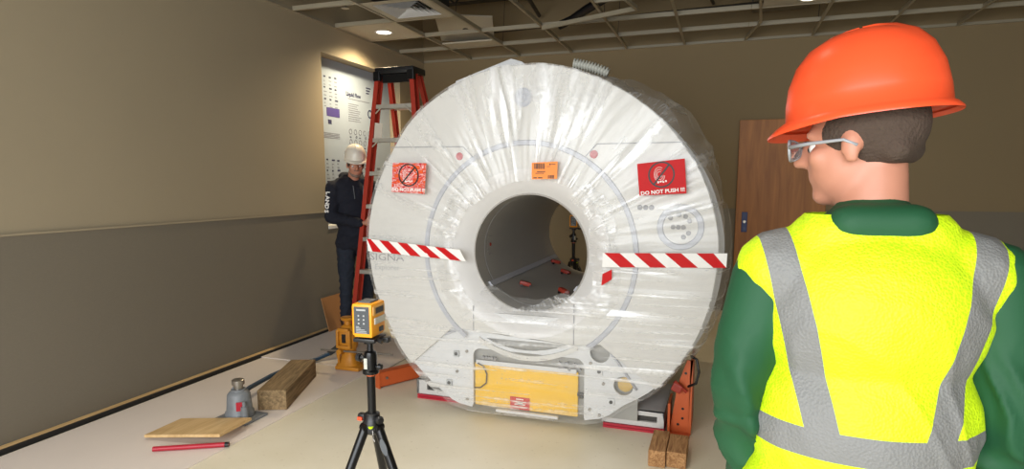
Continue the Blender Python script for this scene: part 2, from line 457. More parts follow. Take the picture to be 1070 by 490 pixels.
# door in the back wall
b = NB(); bx(b, 0.135, 1.06, BY-0.055, BY-0.013, 0.0, 2.20, 0.004)
d = struct('door_1', b, M['door'])
b = NB(); bx(b, 0.20, 0.262, BY-0.066, BY-0.053, 0.94, 1.17, 0.004)
pl = obj('lock_plate', b, M['jeweller'], d); pl['label'] = 'dark blue lock plate'
b = NB(); cone(b, (0.231, BY-0.066, 1.06), (0.231, BY-0.082, 1.06), 0.017, 0.015, 20); obj('lock_cylinder', b, M['alu'], pl, smooth=0.6)

# --------------------------------------------------------- insulation board in the window opening
it = thing('insulation_board', 'pale board printed with navy text and diagrams filling the window recess', 'board', (WX-0.15, (WD+WE)/2, WS+0.012))
b = NB(); bx(b, WX-0.19, WX-0.15, WD+0.003, WE-0.003, WS+0.013, WH-0.003); obj('sheet', b, mat('board_grey_white', srgb(164, 178, 196), 0.4, var=0.04), it)
XF = WX-0.1485
def pr(bm, y0, y1, z0, z1): bx(bm, XF-0.0012, XF+0.0004, y0, y1, z0, z1)
navy, grey, purple = NB(), NB(), NB()
for pk, zb in enumerate((0.0, -0.86)):                            # the print repeats down the sheet
    for k in range(4):                                            # four columns of tiny diagrams
        for j in range(9):
            y = 5.47+k*0.095; z = 2.60+zb-j*0.038-random.random()*0.01
            w = 0.02+random.random()*0.035
            pr(grey if j % 3 else navy, y, y+w, z, z+0.008+0.008*(j % 3 == 0))
    pr(purple, 5.60, 5.83, 2.20+zb, 2.29+zb)
    pr(navy, 5.62, 5.68, 2.12+zb, 2.165+zb)
    for j in range(4): pr(grey, 5.52, 5.82, 2.02+zb-j*0.016, 2.026+zb-j*0.016)
    addtext(navy, 'Liquid Flow', 0.062, (XF, 6.11, 2.475+zb), '+X', bold=0.002)
    for j in range(9): pr(grey, 6.00, 6.26-random.random()*0.09, 2.37+zb-j*0.023, 2.376+zb-j*0.023)
    pr(grey, 6.00, 6.44, 2.425+zb, 2.432+zb)
    for j in range(4):
        for k in range(5):
            y = 6.03+k*0.095; z = 2.07+zb-j*0.115
            lathe(grey, [(0.024, -0.0008), (0.030, -0.0008), (0.030, 0.0006), (0.024, 0.0006), (0.024, -0.0008)], (XF, y, z), 'X', 14)
            if (j+k) % 2: lathe(navy, [(0.010, -0.0008), (0.014, -0.0008), (0.014, 0.0008), (0.010, 0.0008), (0.010, -0.0008)], (XF, y+0.02, z-0.055), 'X', 10)
            else: pr(navy, y-0.02, y+0.012, z-0.065, z-0.055)
    lathe(navy, [(0.034, -0.0008), (0.050, -0.0008), (0.050, 0.0008), (0.034, 0.0008), (0.034, -0.0008)], (XF, 6.44, 2.30+zb), 'X', 18)
    for j in range(3): pr(navy, 6.37, 6.47-0.02*j, 2.585+zb-j*0.03, 2.599+zb-j*0.03)
    for j in range(6): pr(grey, 6.56, 6.63, 2.52+zb-j*0.06, 2.54+zb-j*0.06)
    pr(purple, 6.56, 6.66, 2.27+zb, 2.37+zb)
for nm, bmx, mm in (('printed_text', navy, 'print_navy'), ('printed_diagrams', grey, 'print_grey'), ('printed_band', purple, 'print_purple')):
    obj(nm, bmx, M[mm], it)

# --------------------------------------------------------- suspended ceiling grid
LX = [-3.15+0.6625*k for k in range(10)]
LY = [7.56-0.665-0.6625*k+0.0 for k in range(15)]
LY = [6.90-0.66*k for k in range(15)]
def tee(bm, p0, p1, drop=0.0):
    p0, p1 = V(p0), V(p1); d = (p1-p0); L = d.length; ang = math.atan2(d.y, d.x); R = Matrix.Rotation(ang, 3, 'Z')
    c = (p0+p1)/2
    addbox(bm, c+V((0, 0, 0.002)), (L, 0.025, 0.004), R)
    addbox(bm, c+V((0, 0, 0.022)), (L, 0.004, 0.042), R)
gt = thing('ceiling_grid', 'exposed tan metal T bar grid of the suspended ceiling, most tiles missing', 'ceiling grid', (0, 2, CZ))
for i, x in enumerate(LX):
    b = NB()
    if i == 5:                                                     # this runner is knocked sideways near the back wall
        tee(b, (x-0.02, BY-0.01, CZ), (0.27, 6.75, CZ)); tee(b, (0.27, 6.75, CZ), (0.23, 6.0, CZ)); tee(b, (0.23, 6.0, CZ), (0.17, RY, CZ))
    else: tee(b, (x, BY-0.01, CZ), (x, RY, CZ))
    obj('main_runner', b, M['tbar'], gt)
gaps = {(1, 3), (2, 2), (2, 3), (3, 2), (4, 3), (3, 4), (2, 5), (4, 5), (3, 3)}
for j, y in enumerate(LY[:8]):
    xs = [WX+0.005]+LX+[RX-0.01]
    for i in range(len(xs)-1):
        if (i, j) in gaps: continue
        b = NB(); tee(b, (xs[i]+0.002, y, CZ+0.0006), (xs[i+1]-0.002, y, CZ+0.0006)); obj('cross_tee', b, M['tbar'], gt)
b = NB()
bx(b, WX, WX+0.025, RY, BY, CZ-0.002, CZ+0.001); bx(b, WX, WX+0.003, RY, BY, CZ, CZ+0.03)
bx(b, WX, RX, BY-0.025, BY, CZ-0.002, CZ+0.001); bx(b, WX, RX, BY-0.003, BY, CZ, CZ+0.03)
obj('wall_angle', b, M['tbar'], gt)
for x in (-2.4875, -1.1625, 0.8):
    for y in (6.9, 5.58, 4.26):
        b = NB(); cone(b, (x, y, CZ+0.04), (x+0.03, y+0.04, 3.95), 0.003, seg=6); obj('hanger_wire', b, M['wire'], gt)
# a loose bar hanging a little low in front
b = NB(); tee(b, (-1.80, 6.15, CZ-0.05), (-0.80, 5.75, CZ-0.05)); tee(b, (-0.80, 5.75, CZ-0.05), (-0.86, 5.40, CZ-0.05))
lb = obj('loose_tee_bar', b, M['tbar']); tag(lb, 'loose T bar lying skew under the open ceiling grid above the scanner', 'metal bar'); origin_to(lb, (-1.3, 5.9, CZ-0.05))

def tile(x0, x1, y0, y1, label, hole=None):
    b = NB()
    if hole:
        hx, hy, hr = hole
        # plate() works in XZ; build and turn
        plate(b, [(x0, y0), (x1, y0), (x1, y1), (x0, y1)], [circ(hx, hy, hr, 28)], 0, 0.015)
        for v in b.verts: v.co = V((v.co.x, v.co.z, CZ+0.006+v.co.y))
    else: bx(b, x0, x1, y0, y1, CZ+0.006, CZ+0.021)
    o = obj('ceiling_tile', b, M['tile']); tag(o, label, 'ceiling tile'); origin_to(o, ((x0+x1)/2, (y0+y1)/2, CZ+0.006)); return o
g = 0.016
tile(WX+0.01, LX[0]-g, LY[2]+g, LY[1]-g, 'tan ceiling tile holding the round downlight beside the left wall', (-3.47, 5.92, 0.092))
tile(LX[0]+g, LX[1]-g, LY[1]+0.4, LY[1]+0.64, 'narrow cut piece of ceiling tile lying behind the downlight tile')
t2 = tile(0.24+g, LX[6]-g, 5.6, 6.22, 'pale ceiling tile at the right with a small square lamp', (0.62, 6.05, 0.08))
# a tile hanging askew
b = NB(); addbox(b, (0, 0, 0), (0.62, 0.60, 0.014), None)
ti = obj('ceiling_tile', b, M['tile']); ti.location = (-2.80, 6.55, CZ+0.13); ti.rotation_euler = (-0.24, 0.05, 0.30)
tag(ti, 'loose ceiling tile lying askew above the grid over the ladder side', 'ceiling tile')
b = NB(); cone(b, (0, 0, -0.012), (0, 0, -0.007), 0.035, seg=16); so = obj('sprinkler_plate', b, M['pipe'], ti, local=True)

# downlights
def downlight(x, y, r, label, power):
    t = thing('recessed_downlight', label, 'ceiling light', (x, y, CZ))
    b = NB(); lathe(b, [(r+0.012, 0.0), (r+0.014, -0.003), (r-0.006, -0.004), (r-0.010, 0.004), (r-0.012, 0.02), (r+0.004, 0.02), (r+0.004, 0.004)], (x, y, CZ+0.004), 'Z', 36)
    obj('trim_ring', b, M['whitem'], t, smooth=0.6)
    b = NB(); r_ = lathe(b, [(r-0.014, 0.0), (r-0.014, 0.006)], (x, y, CZ+0.008), 'Z', 32); caps(b, r_); obj('lamp', b, M['lightface'], t)
    l = bpy.data.lights.new('downlight_beam', 'SPOT'); l.energy = power; l.color = (1.0, 0.80, 0.50) if y > 4 else (1.0, 0.93, 0.82); l.spot_size = math.radians(150 if y > 4 else 84); l.spot_blend = 0.9; l.shadow_soft_size = 0.06
    lo = bpy.data.objects.new('downlight_beam', l); C.objects.link(lo); lo.location = (x, y, CZ-0.02)
    return t
downlight(-3.47, 5.92, 0.085, 'lit round white downlight in the tile by the left wall', 170)
downlight(0.62, 6.05, 0.075, 'lit downlight in the pale tile at the right of the ceiling', 22)

for k, (x, y, lab) in enumerate(((-2.15, 1.75, 'left one of the two added fill downlights over the open floor before the scanner'), (-0.82, 1.75, 'right one of the two added fill downlights over the open floor before the scanner'))):  # unseen ceiling lamps, added to brighten the floor before the scanner
    tile(x-0.33+g, x+0.33-g, y-0.33+g, y+0.33-g, 'ceiling tile holding the '+lab.replace(' of the two', '').replace('downlights', 'downlight'), (x, y, 0.105))
    downlight(x, y, 0.098, lab, 84)
# air diffuser
dt = thing('air_diffuser', 'white square louvred ceiling air diffuser near the downlight', 'air vent', (-2.82, 5.25, CZ))
b = NB()
x0, x1, y0, y1 = LX[0]+g, LX[1]-g, LY[3]+g, LY[2]-g
cxd, cyd = (x0+x1)/2, (y0+y1)/2
def sqring(bm, ho, hi, zo, zi, t=0.003):
    o = [bm.verts.new((cxd+sx*ho, cyd+sy*ho, zo)) for sx, sy in ((-1, -1), (1, -1), (1, 1), (-1, 1))]
    i = [bm.verts.new((cxd+sx*hi, cyd+sy*hi, zi)) for sx, sy in ((-1, -1), (1, -1), (1, 1), (-1, 1))]
    for k in range(4): bm.faces.new((o[k], o[(k+1) % 4], i[(k+1) % 4], i[k]))
sqring(b, (x1-x0)/2, 0.235, CZ+0.006, CZ+0.004)
obj('face_frame', b, M['tile'], dt)
for k in range(5):
    b = NB(); ho = 0.232-k*0.042
    sqring(b, ho, ho-0.050, CZ+0.002, CZ+0.045); obj('louvre', b, M['whitem'], dt)
b = NB(); bx(b, x0+0.03, x1-0.03, y0+0.03, y1-0.03, CZ+0.07, CZ+0.25); obj('plenum_box', b, M['dark'], dt)

# stuff above the grid
for k, (x0, x1, y0, y1, z0, z1, lab) in enumerate([
        (-2.9, 0.9, 4.3, 4.85, 3.32, 3.60, 'dull metal duct crossing above the middle of the open ceiling grid'),
        (0.2, 0.75, 4.95, 7.4, 3.32, 3.60, 'dull metal duct running to the back wall above the right of the grid')]):
    b = NB(); bx(b, x0, x1, y0, y1, z0, z1, 0.01)
    nseg = 4
    for s in range(nseg):
        if x1-x0 > y1-y0: xx = x0+(x1-x0)*(s+0.5)/nseg; bx(b, xx-0.012, xx+0.012, y0-0.012, y1+0.012, z0-0.012, z1+0.012)
        else: yy = y0+(y1-y0)*(s+0.5)/nseg; bx(b, x0-0.012, x1+0.012, yy-0.012, yy+0.012, z0-0.012, z1+0.012)
    o = obj('air_duct', b, M['duct']); tag(o, lab, 'duct'); origin_to(o, ((x0+x1)/2, (y0+y1)/2, z0))
    # hung from the deck by straps
    b = NB()
    for s in (0.2, 0.8):
        if x1-x0 > y1-y0:
            for yy in (y0-0.01, y1+0.01): bx(b, x0+(x1-x0)*s, x0+(x1-x0)*s+0.02, yy-0.003, yy+0.003, z0, 3.95)
        else:
            for xx in (x0-0.01, x1+0.01): bx(b, xx-0.003, xx+0.003, y0+(y1-y0)*s, y0+(y1-y0)*s+0.02, z0, 3.95)
    obj('hanging_strap', b, M['pipe'], o)
JY = [3.4, 4.05, 5.05, 5.75, 6.45, 7.1]
b0 = NB()
bx(b0, WX+0.02, RX-0.02, -0.05, 0.05, 0.30, 0.31); bx(b0, WX+0.02, RX-0.02, -0.05, 0.05, 0.0, 0.01)
n = 24
for k in range(n):
    xa = WX+0.05+(RX-WX-0.1)*k/n; xb = WX+0.05+(RX-WX-0.1)*(k+1)/n
    cone(b0, (xa, 0, 0.30 if k % 2 else 0.008), (xb, 0, 0.008 if k % 2 else 0.30), 0.012, seg=6)
joist = obj('steel_joist', b0, M['pipe']); joist.location = (0, JY[0], 3.635)
tag(joist, 'open web steel joist above the ceiling grid, nearest the camera', 'joist', 'open web joists above the ceiling')
places = ['second row from the camera', 'over the front of the scanner bore', 'over the middle of the scanner', 'over the back of the scanner', 'closest to the back wall']
for k, y in enumerate(JY[1:]):
    j = joist.copy(); C.objects.link(j); j.location = (0, y, 3.635); j['label'] = 'open web steel joist above the ceiling grid, '+places[k]
for k, (p0, p1, r, lab) in enumerate([
        ((-3.6, 4.55, 3.27), (2.5, 4.65, 3.27), 0.035, 'thick dark pipe running across above the ceiling grid'),
        ((-2.2, 7.4, 3.5), (-1.9, 4.95, 3.5), 0.022, 'thin dark conduit running front to back above the grid'),
        ((-0.2, 7.4, 3.46), (-0.5, 4.95, 3.5), 0.018, 'thin conduit above the grid right of the scanner top'),
        ((-2.6, 6.9, 3.24), (2.6, 6.6, 3.24), 0.025, 'dark pipe above the grid close to the back wall')]):
    b = NB(); cone(b, p0, p1, r, seg=12)
    for s in (0.25, 0.75):
        q = V(p0).lerp(V(p1), s); cone(b, q, (q.x, q.y, 3.95), 0.004, seg=6)
    o = obj('overhead_pipe', b, M['pipe']); tag(o, lab, 'pipe'); origin_to(o, p0)
b = NB(); tube(b, [(-1.78, 6.75, 3.2), (-1.62, 6.7, 3.24), (-1.45, 6.6, 3.3), (-1.2, 6.5, 3.38), (-0.95, 6.5, 3.44)], 0.045, 12)
o = obj('flexible_duct', b, M['black'], smooth=True); tag(o, 'short black flexible hose hanging above the grid behind the scanner top', 'hose'); origin_to(o, (-1.5, 6.6, 3.2))
# sprinkler drop with yellow tag
st = thing('sprinkler_drop', 'sprinkler drop with orange and yellow fitting in the open bay near the left wall', 'sprinkler', (-3.42, 5.15, 3.12))
b = NB(); cone(b, (-3.42, 5.15, 3.30), (-3.42, 5.15, 3.95), 0.016, seg=10); obj('pipe', b, M['strapred'], st)
b = NB(); cone(b, (-3.42, 5.15, 3.20), (-3.42, 5.15, 3.30), 0.026, 0.022, seg=8); obj('fitting', b, M['lyellow'], st)
b = NB(); cone(b, (-3.42, 5.15, 3.12), (-3.42, 5.15, 3.20), 0.014, 0.02, seg=10); cone(b, (-3.42, 5.15, 3.115), (-3.42, 5.15, 3.12), 0.035, seg=12); obj('head', b, M['steel'], st)

# --------------------------------------------------------- floor protection and things by the left wall
M['shadeedge'] = mat('brown_shaded_edge', srgb(96, 72, 50), 0.8)  # dark brown sides: the shadow gap along the sheets, put into the colour
def edges_brown(bm):
    bm.normal_update()
    for f in bm.faces: f.material_index = 0 if abs(f.normal.z) > 0.9 else 1
b = NB(); bx(b, -3.70, -2.62, 0.2, 4.98, 0.0005, 0.0068); edges_brown(b)
o = obj('hardboard_sheet', b, [M['board'], M['shadeedge']]); tag(o, 'long pale hardboard sheet laid on the floor along the left wall', 'floor board'); origin_to(o, (-3.16, 3, 0))
b = NB(); vs = bx(b, -3.72, -2.52, 4.15, 5.28, 0.0072, 0.0122)
for v in b.verts: v.co.z += 0.0
b.verts.ensure_lookup_table()
for v in b.verts:
    if v.co.y > 5 and v.co.x > -3: v.co.y -= 0.30
edges_brown(b)
o = obj('hardboard_sheet', b, [M['board'], M['shadeedge']]); tag(o, 'shorter pale hardboard sheet under the yellow jack, overlapping the long one', 'floor board'); origin_to(o, (-3.1, 4.7, 0.007))
b = NB(); bx(b, -3.815, -3.75, 0.2, 5.2, 0.0, 0.022); o = obj('wood_strip', b, M['ply']); tag(o, 'thin wood strip lying along the foot of the grey left wall', 'wood strip'); origin_to(o, (-3.78, 3, 0))
b = NB(); bx(b, -3.742, -3.722, 0.2, 5.2, 0.0, 0.03); o = obj('black_strip', b, M['black']); tag(o, 'thin black rubber strip beside the wood strip at the left wall foot', 'rubber strip'); origin_to(o, (-3.735, 3, 0))

# brown board leaning at the wall
b = NB(); addbox(b, (0, 0, 0.178), (0.008, 0.60, 0.352), None)
o = obj('brown_board', b, M['cardboard']); o.location = (-3.70, 5.40, 0.004); o.rotation_euler = (0, math.radians(-14), 0)
tag(o, 'brown cardboard sheet leaning on the grey wall behind the yellow jack', 'cardboard sheet')

# weathered timber
b = NB(); vs = addbox(b, (0, 0, 0.068), (0.19, 0.72, 0.136), None, 0.008)
b.normal_update()
for f in b.faces: f.material_index = 1 if abs(f.normal.y) > 0.9 else 0
o = obj('timber_block', b, [M['timber'], M['endgrain']]); o.location = (-2.90, 3.50, 0.0070); o.rotation_euler = (0, 0, math.radians(21.5))
tag(o, 'long weathered square timber lying on the pale board at the left', 'timber')

# blue pry bar
b = NB()
path = [(-2.99, 3.14, 0.10), (-3.07, 3.30, 0.085), (-3.17, 3.65, 0.06), (-3.20, 3.95, 0.045), (-3.17, 4.18, 0.035), (-3.13, 4.30, 0.055)]
tube(b, path, 0.017, 8)
pb = obj('pry_bar', b, M['bluebar'], smooth=0.8); tag(pb, 'long blue pry bar behind the timber with a flat dark claw end', 'pry bar'); origin_to(pb, (-3.13, 3.7, 0.007))
b = NB()
pts = [((-3.13, 4.29, 0.055), 0.020, 0.016), ((-3.10, 4.38, 0.09), 0.034, 0.010), ((-3.08, 4.46, 0.135), 0.040, 0.004)]
rings = []
for p, w, t in pts:
    p = V(p); s = V((0.95, -0.25, 0)); u = V((0.0, -0.5, 0.85))
    rings.append([b.verts.new(p+s*w*a+u*t*c) for a, c in ((-1, -1), (1, -1), (1, 1), (-1, 1))])
for q, r in zip(rings, rings[1:]):
    for k in range(4): b.faces.new((q[k], q[(k+1) % 4], r[(k+1) % 4], r[k]))
caps(b, rings); cl = obj('claw', b, M['duckbill'], pb)

# grey bottle jack
jt = thing('bottle_jack', 'grey steel bottle jack at the near end of the blue bar', 'jack', (-2.93, 2.99, 0.0070))
b = NB(); bx(b, -3.05, -2.82, 2.90, 3.08, 0.007, 0.022, 0.006); obj('base_plate', b, M['jackgrey'], jt)
b = NB(); r_ = lathe(b, [(0.078, 0.020), (0.078, 0.05), (0.070, 0.06), (0.062, 0.15), (0.052, 0.165), (0.040, 0.172), (0.040, 0.18)], (-2.94, 2.99, 0), 'Z', 28); caps(b, r_); obj('cylinder', b, M['jackgrey'], jt, smooth=0.7)
b = NB(); r_ = lathe(b, [(0.025, 0.179), (0.025, 0.205), (0.034, 0.207), (0.034, 0.232), (0.028, 0.236)], (-2.94, 2.99, 0), 'Z', 24); caps(b, r_); obj('ram', b, M['steel'], jt, smooth=0.6)
b = NB(); cone(b, (-2.86, 2.94, 0.022), (-2.86, 2.94, 0.10), 0.022, 0.018, 14); cone(b, (-2.86, 2.94, 0.10), (-2.86, 2.94, 0.13), 0.010, 0.010, 10); obj('pump', b, M['jackgrey'], jt, smooth=0.7)
b = NB(); addbox(b, (-2.885, 2.932, 0.10), (0.035, 0.004, 0.05), Matrix.Rotation(0.7, 3, 'Z'))
ro = obj('red_label', b, M['skatered'], jt); ro['label'] = 'dark red rating label'
b = NB(); cone(b, (-2.93, 3.0, 0.172), (-2.975, 2.985, 0.182), 0.013, 0.011, 10); obj('handle_socket', b, M['jackgrey'], jt)
jt.location.x += 0.07; jt.scale = (1.12, 1.12, 1.12)

# plywood offcut + red tube
b = NB(); addbox(b, (0, 0, 0.009), (0.50, 0.30, 0.018), None, 0.003)
o = obj('plywood_offcut', b, M['ply']); o.location = (-2.92, 2.715, 0.0355); o.rotation_euler = (math.radians(-3.0), math.radians(-5), math.radians(8))
tag(o, 'pale plywood offcut at the left in front of the grey bottle jack', 'plywood piece')
b = NB(); cone(b, (0, 0, 0), (0, 0.40, 0.0), 0.014, seg=14)
o = obj('red_handle', b, M['skatered'], smooth=0.8); o.location = (-2.61, 2.62, 0.0222); o.rotation_euler = (0, 0, math.radians(118)); tag(o, 'thin red tube lying in front of the plywood offcut', 'tube')
b = NB(); r_ = lathe(b, [(0.0105, -0.002), (0.0145, -0.002), (0.0145, 0.02), (0.0105, 0.02)], (0, 0, 0), 'Y', 14); obj('open_end', b, M['black'], o, local=True)

# yellow toe jack
yt = thing('toe_jack', 'yellow cast toe jack standing on the pale sheet before the brown board', 'jack', (-2.82, 4.13, 0.0125))
J = lambda x, y, z: (-2.82+x, 4.13+y, 0.0125+z)
b = NB(); vs = addbox(b, J(0.03, 0, 0.016), (0.22, 0.17, 0.032), None, 0.012); obj('foot', b, M['jackyellow'], yt, smooth=0.7)
b = NB()
pf = [(0.10, 0.03), (0.075, 0.06), (0.062, 0.10), (0.060, 0.15), (0.075, 0.19), (0.080, 0.26), (0.072, 0.32), (0.045, 0.35), (0.030, 0.36)]
rs = []
for r, h in pf:
    ring = []
    for k in range(24):
        a = 2*PI*k/24; c, s = math.cos(a), math.sin(a)
        sg = lambda v: math.copysign(abs(v)**0.7, v)
        ring.append(b.verts.new(J(r*sg(c)*1.0, r*0.8*sg(s), h)))
    rs.append(ring)
for a_, c_ in zip(rs, rs[1:]):
    for k in range(24): b.faces.new((a_[k], a_[(k+1) % 24], c_[(k+1) % 24], c_[k]))
caps(b, rs); obj('body', b, M['jackyellow'], yt, smooth=0.8)
b = NB()
for k in (-1, 1): addbox(b, J(0.055*k, -0.060, 0.25), (0.022, 0.035, 0.15), None, 0.008)
for z in (0.185, 0.325): addbox(b, J(0, -0.060, z), (0.10, 0.035, 0.03), None, 0.008)
obj('ribs', b, M['jackyellow'], yt, smooth=0.7)
b = NB(); addbox(b, J(0, -0.062, 0.255), (0.035, 0.006, 0.07)); obj('window', b, M['black'], yt)
b = NB(); r_ = lathe(b, [(0.026, 0.355), (0.026, 0.385), (0.050, 0.395), (0.058, 0.415), (0.05, 0.42), (0.02, 0.412)], J(0, 0, 0), 'Z', 20); caps(b, r_); obj('head', b, M['jackyellow'], yt, smooth=0.7)
b = NB(); cone(b, J(-0.02, -0.11, 0.155), J(-0.02, -0.05, 0.155), 0.022, 0.024, 14); cone(b, J(-0.045, -0.075, 0.10), J(-0.045, -0.075, 0.14), 0.014, 0.018, 10); cone(b, J(-0.045, -0.075, 0.06), J(-0.045, -0.075, 0.10), 0.008, 0.010, 8)
obj('pump_boss', b, M['jackyellow'], yt, smooth=0.7)
b = NB(); cone(b, J(-0.20, -0.09, 0.155), J(0.42, -0.03, 0.155), 0.008, seg=10); obj('lever', b, M['steel'], yt, smooth=0.7)

# --------------------------------------------------------- step ladder (front looks to -Y)
lt = thing('step_ladder', 'red fibreglass step ladder with aluminium treads and black top cap', 'ladder', (-3.0, 5.12, 0))
ladder_thing = lt
TZ = 2.52
fl0, fl1 = V((-3.43, 5.12, 0.0)), V((-3.20, 5.36, TZ)); fr0, fr1 = V((-2.565, 5.12, 0)), V((-2.835, 5.36, TZ))
rl0, rl1 = V((-3.37, 6.35, 0.0)), V((-3.18, 5.52, TZ)); rr0, rr1 = V((-2.62, 6.35, 0)), V((-2.855, 5.52, TZ))
def rail(bm, p0, p1, w, d):
    t = (p1-p0).normalized(); s = V((1, 0, 0)); s = (s-t*s.dot(t)).normalized(); u = t.cross(s)
    for (aw, ad, ow, od) in ((0.006, d, 0, 0), (w, 0.006, 0, -d/2), (w, 0.006, 0, d/2)):       # channel section
        c = [p+s*(ow+a*aw/2)+u*(od+c_*ad/2) for p in (p0, p1) for a, c_ in ((-1, -1), (1, -1), (1, 1), (-1, 1))]
        vs = [bm.verts.new(q) for q in c]
        for f in ((0, 1, 2, 3), (4, 5, 6, 7), (0, 1, 5, 4), (1, 2, 6, 5), (2, 3, 7, 6), (3, 0, 4, 7)): bm.faces.new([vs[i] for i in f])
for p0, p1, w, d in ((fl0, fl1, 0.045, 0.085), (fr0, fr1, 0.045, 0.085), (rl0, rl1, 0.04, 0.05), (rr0, rr1, 0.04, 0.05)):
    b = NB(); rail(b, p0+(p1-p0)*0.015, p1, w, d); ro = obj('rail', b, M['ladderred'], lt)
    b = NB(); addbox(b, p0+V((0, 0, 0.02)), (0.06, 0.10, 0.04), None, 0.005); obj('rubber_foot', b, M['black'], ro, shift=None)
for k in range(1, 8):
    t = k*0.318/TZ; a, c = fl0.lerp(fl1, t), fr0.lerp(fr1, t)
    b = NB(); m_ = (a+c)/2
    addbox(b, m_+V((0, 0.0, 0)), ((c-a).x-0.01, 0.085, 0.012)); addbox(b, m_+V((0, -0.042, -0.014)), ((c-a).x-0.01, 0.004, 0.036))
    addbox(b, m_+V((0, 0.042, -0.014)), ((c-a).x-0.01, 0.004, 0.036))
    so = obj('tread', b, M['alu'], lt)
    if k >= 6:
        for s, p in ((1, a), (-1, c)):
            b = NB(); cone(b, p+V((s*0.015, -0.045, -0.075)), p+V((s*0.09, -0.045, -0.012)), 0.007, seg=6)
            obj('tread_brace', b, M['alu'], so)
for t in (0.2, 0.45, 0.68, 0.885):
    a, c = rl0.lerp(rl1, t), rr0.lerp(rr1, t); b = NB(); addbox(b, (a+c)/2, ((c-a).x, 0.02, 0.035)); obj('rear_brace', b, M['alu'], lt)
b = NB()
for p, q in ((fl0.lerp(fl1, 0.62), rl0.lerp(rl1, 0.62)), (fr0.lerp(fr1, 0.62), rr0.lerp(rr1, 0.62))): cone(b, p, q, 0.007, seg=6)
obj('spreader', b, M['alu'], lt)
b = NB(); addbox(b, (-3.018, 5.44, TZ+0.030), (0.415, 0.26, 0.062), None, 0.012)
for x, y in ((-3.13, 5.40), (-2.95, 5.48), (-3.05, 5.5), (-2.88, 5.4)): addbox(b, (x, y, TZ+0.064), (0.05, 0.05, 0.014), None, 0.005)
obj('top_cap', b, M['black'], lt, smooth=0.5)
b = NB()
for x in (-3.20, -2.836): addbox(b, (x, 5.32, TZ-0.02), (0.07, 0.05, 0.09), None, 0.008)
addbox(b, (-3.018, 5.36, TZ-0.035), (0.3, 0.02, 0.09), None, 0.005)
obj('cap_bracket', b, M['blackm'], lt)
a = fl0.lerp(fl1, 0.83)
b = NB(); addbox(b, a+V((0.062, -0.052, -0.12)), (0.085, 0.002, 0.17), Matrix.Rotation(0.12, 3, 'Y'))
for v in b.verts: v.co.x += 0.0
tg = obj('hanging_tag', b, M['tag'], lt); tg['label'] = 'pale paper tag'

lt.location.z += 0.0125
# ------------------------------------------------------------------ the scanner
OUT = [(-1.15, 2.185), (-0.95, 2.17), (-0.75, 2.11), (-0.57, 2.02), (-0.47, 1.955), (-0.35, 1.855), (-0.27, 1.77), (-0.15, 1.60), (-0.09, 1.475), (-0.062, 1.39), (-0.03, 1.27), (-0.015, 1.11), (-0.04, 0.87),
       (-0.10, 0.66), (-0.19, 0.49), (-0.33, 0.305), (-0.51, 0.175), (-0.75, 0.05), (-1.50, 0.045), (-1.71, 0.13), (-1.86, 0.25), (-1.97, 0.37), (-2.05, 0.50), (-2.155, 0.74), (-2.20, 0.90), (-2.22, 1.10),
       (-2.205, 1.27), (-2.15, 1.46), (-2.06, 1.64), (-1.92, 1.85), (-1.76, 1.99), (-1.56, 2.10), (-1.37, 2.165)]
def catmull(P, n=4):
    out = []; N = len(P)
    for i in range(N):
        p0, p1, p2, p3 = [V(P[(i+k-1) % N]+(0,)) if len(P[0]) == 2 else V(P[(i+k-1) % N]) for k in range(4)]
        for j in range(n):
            t = j/n
            q = 0.5*((2*p1)+(-p0+p2)*t+(2*p0-5*p1+4*p2-p3)*t*t+(-p0+3*p1-3*p2+p3)*t**3)
            out.append((q.x, q.y))
    return out
def shrink(P, d, c=(-1.12, 1.10)):
    out = []
    for x, z in P:
        v = V((x-c[0], z-c[1])); l = v.length; v *= (l-d)/l; out.append((c[0]+v.x, c[1]+v.y))
    return out
def cut_bottom(sm):     # keep the smooth round part, straight flat bottom between the two lower corners
    return sm
SM = []
i0, i1 = 17, 18
full = catmull(OUT, 4)
# the flat bottom edge must stay straight: drop the interpolated points between corners
SM = full[:17*4+1]+full[18*4:]
BX, BZ = -1.125, 1.065        # bore centre
FY = 3.52
sc = thing('mri_scanner', 'huge white round MRI scanner wrapped in film, wide open bore', 'MRI scanner', (-1.12, 4.4, 0))

# magnet drum behind the covers
def ray_r(P, cx, cz, a):
    d = V((math.cos(a), math.sin(a))); best = None
    for i in range(len(P)):
        p, q = V(P[i]), V(P[(i+1) % len(P)]); e = q-p; w = p-V((cx, cz))
        den = d.x*e.y-d.y*e.x
        if abs(den) < 1e-9: continue
        t = (w.x*e.y-w.y*e.x)/den; s = (w.x*d.y-w.y*d.x)/den
        if t > 0 and -1e-6 <= s <= 1+1e-6: best = t if best is None else max(best, t)
    return best
NA = 160
ANG = [2*PI*k/NA for k in range(NA)]
RO = [ray_r(SM, BX, BZ, a) for a in ANG]
b = NB()
prof = [(0, 3.70, 0.40), (1, 3.64, -0.03), (1, 3.66, 0.0), (1, 5.28, 0.0), (1, 5.34, -0.04), (0, 5.34, 0.40)]
rings = []
for kind, y, off in prof:
    ring = []
    for a, ro in zip(ANG, RO):
        r = off if kind == 0 else ro+off
        dx = 0.03 if kind else 0
        ring.append(b.verts.new((BX+dx+r*math.cos(a), y, BZ+r*math.sin(a)+((0.01 if math.sin(a) < -0.5 else -0.03*max(0, math.sin(a))) if kind else 0))))
    rings.append(ring)
for p, q in zip(rings, rings[1:]):
    for k in range(NA): b.faces.new((p[k], p[(k+1) % NA], q[(k+1) % NA], q[k]))
obj('magnet_drum', b, M['whitem'], sc, smooth=0.5)
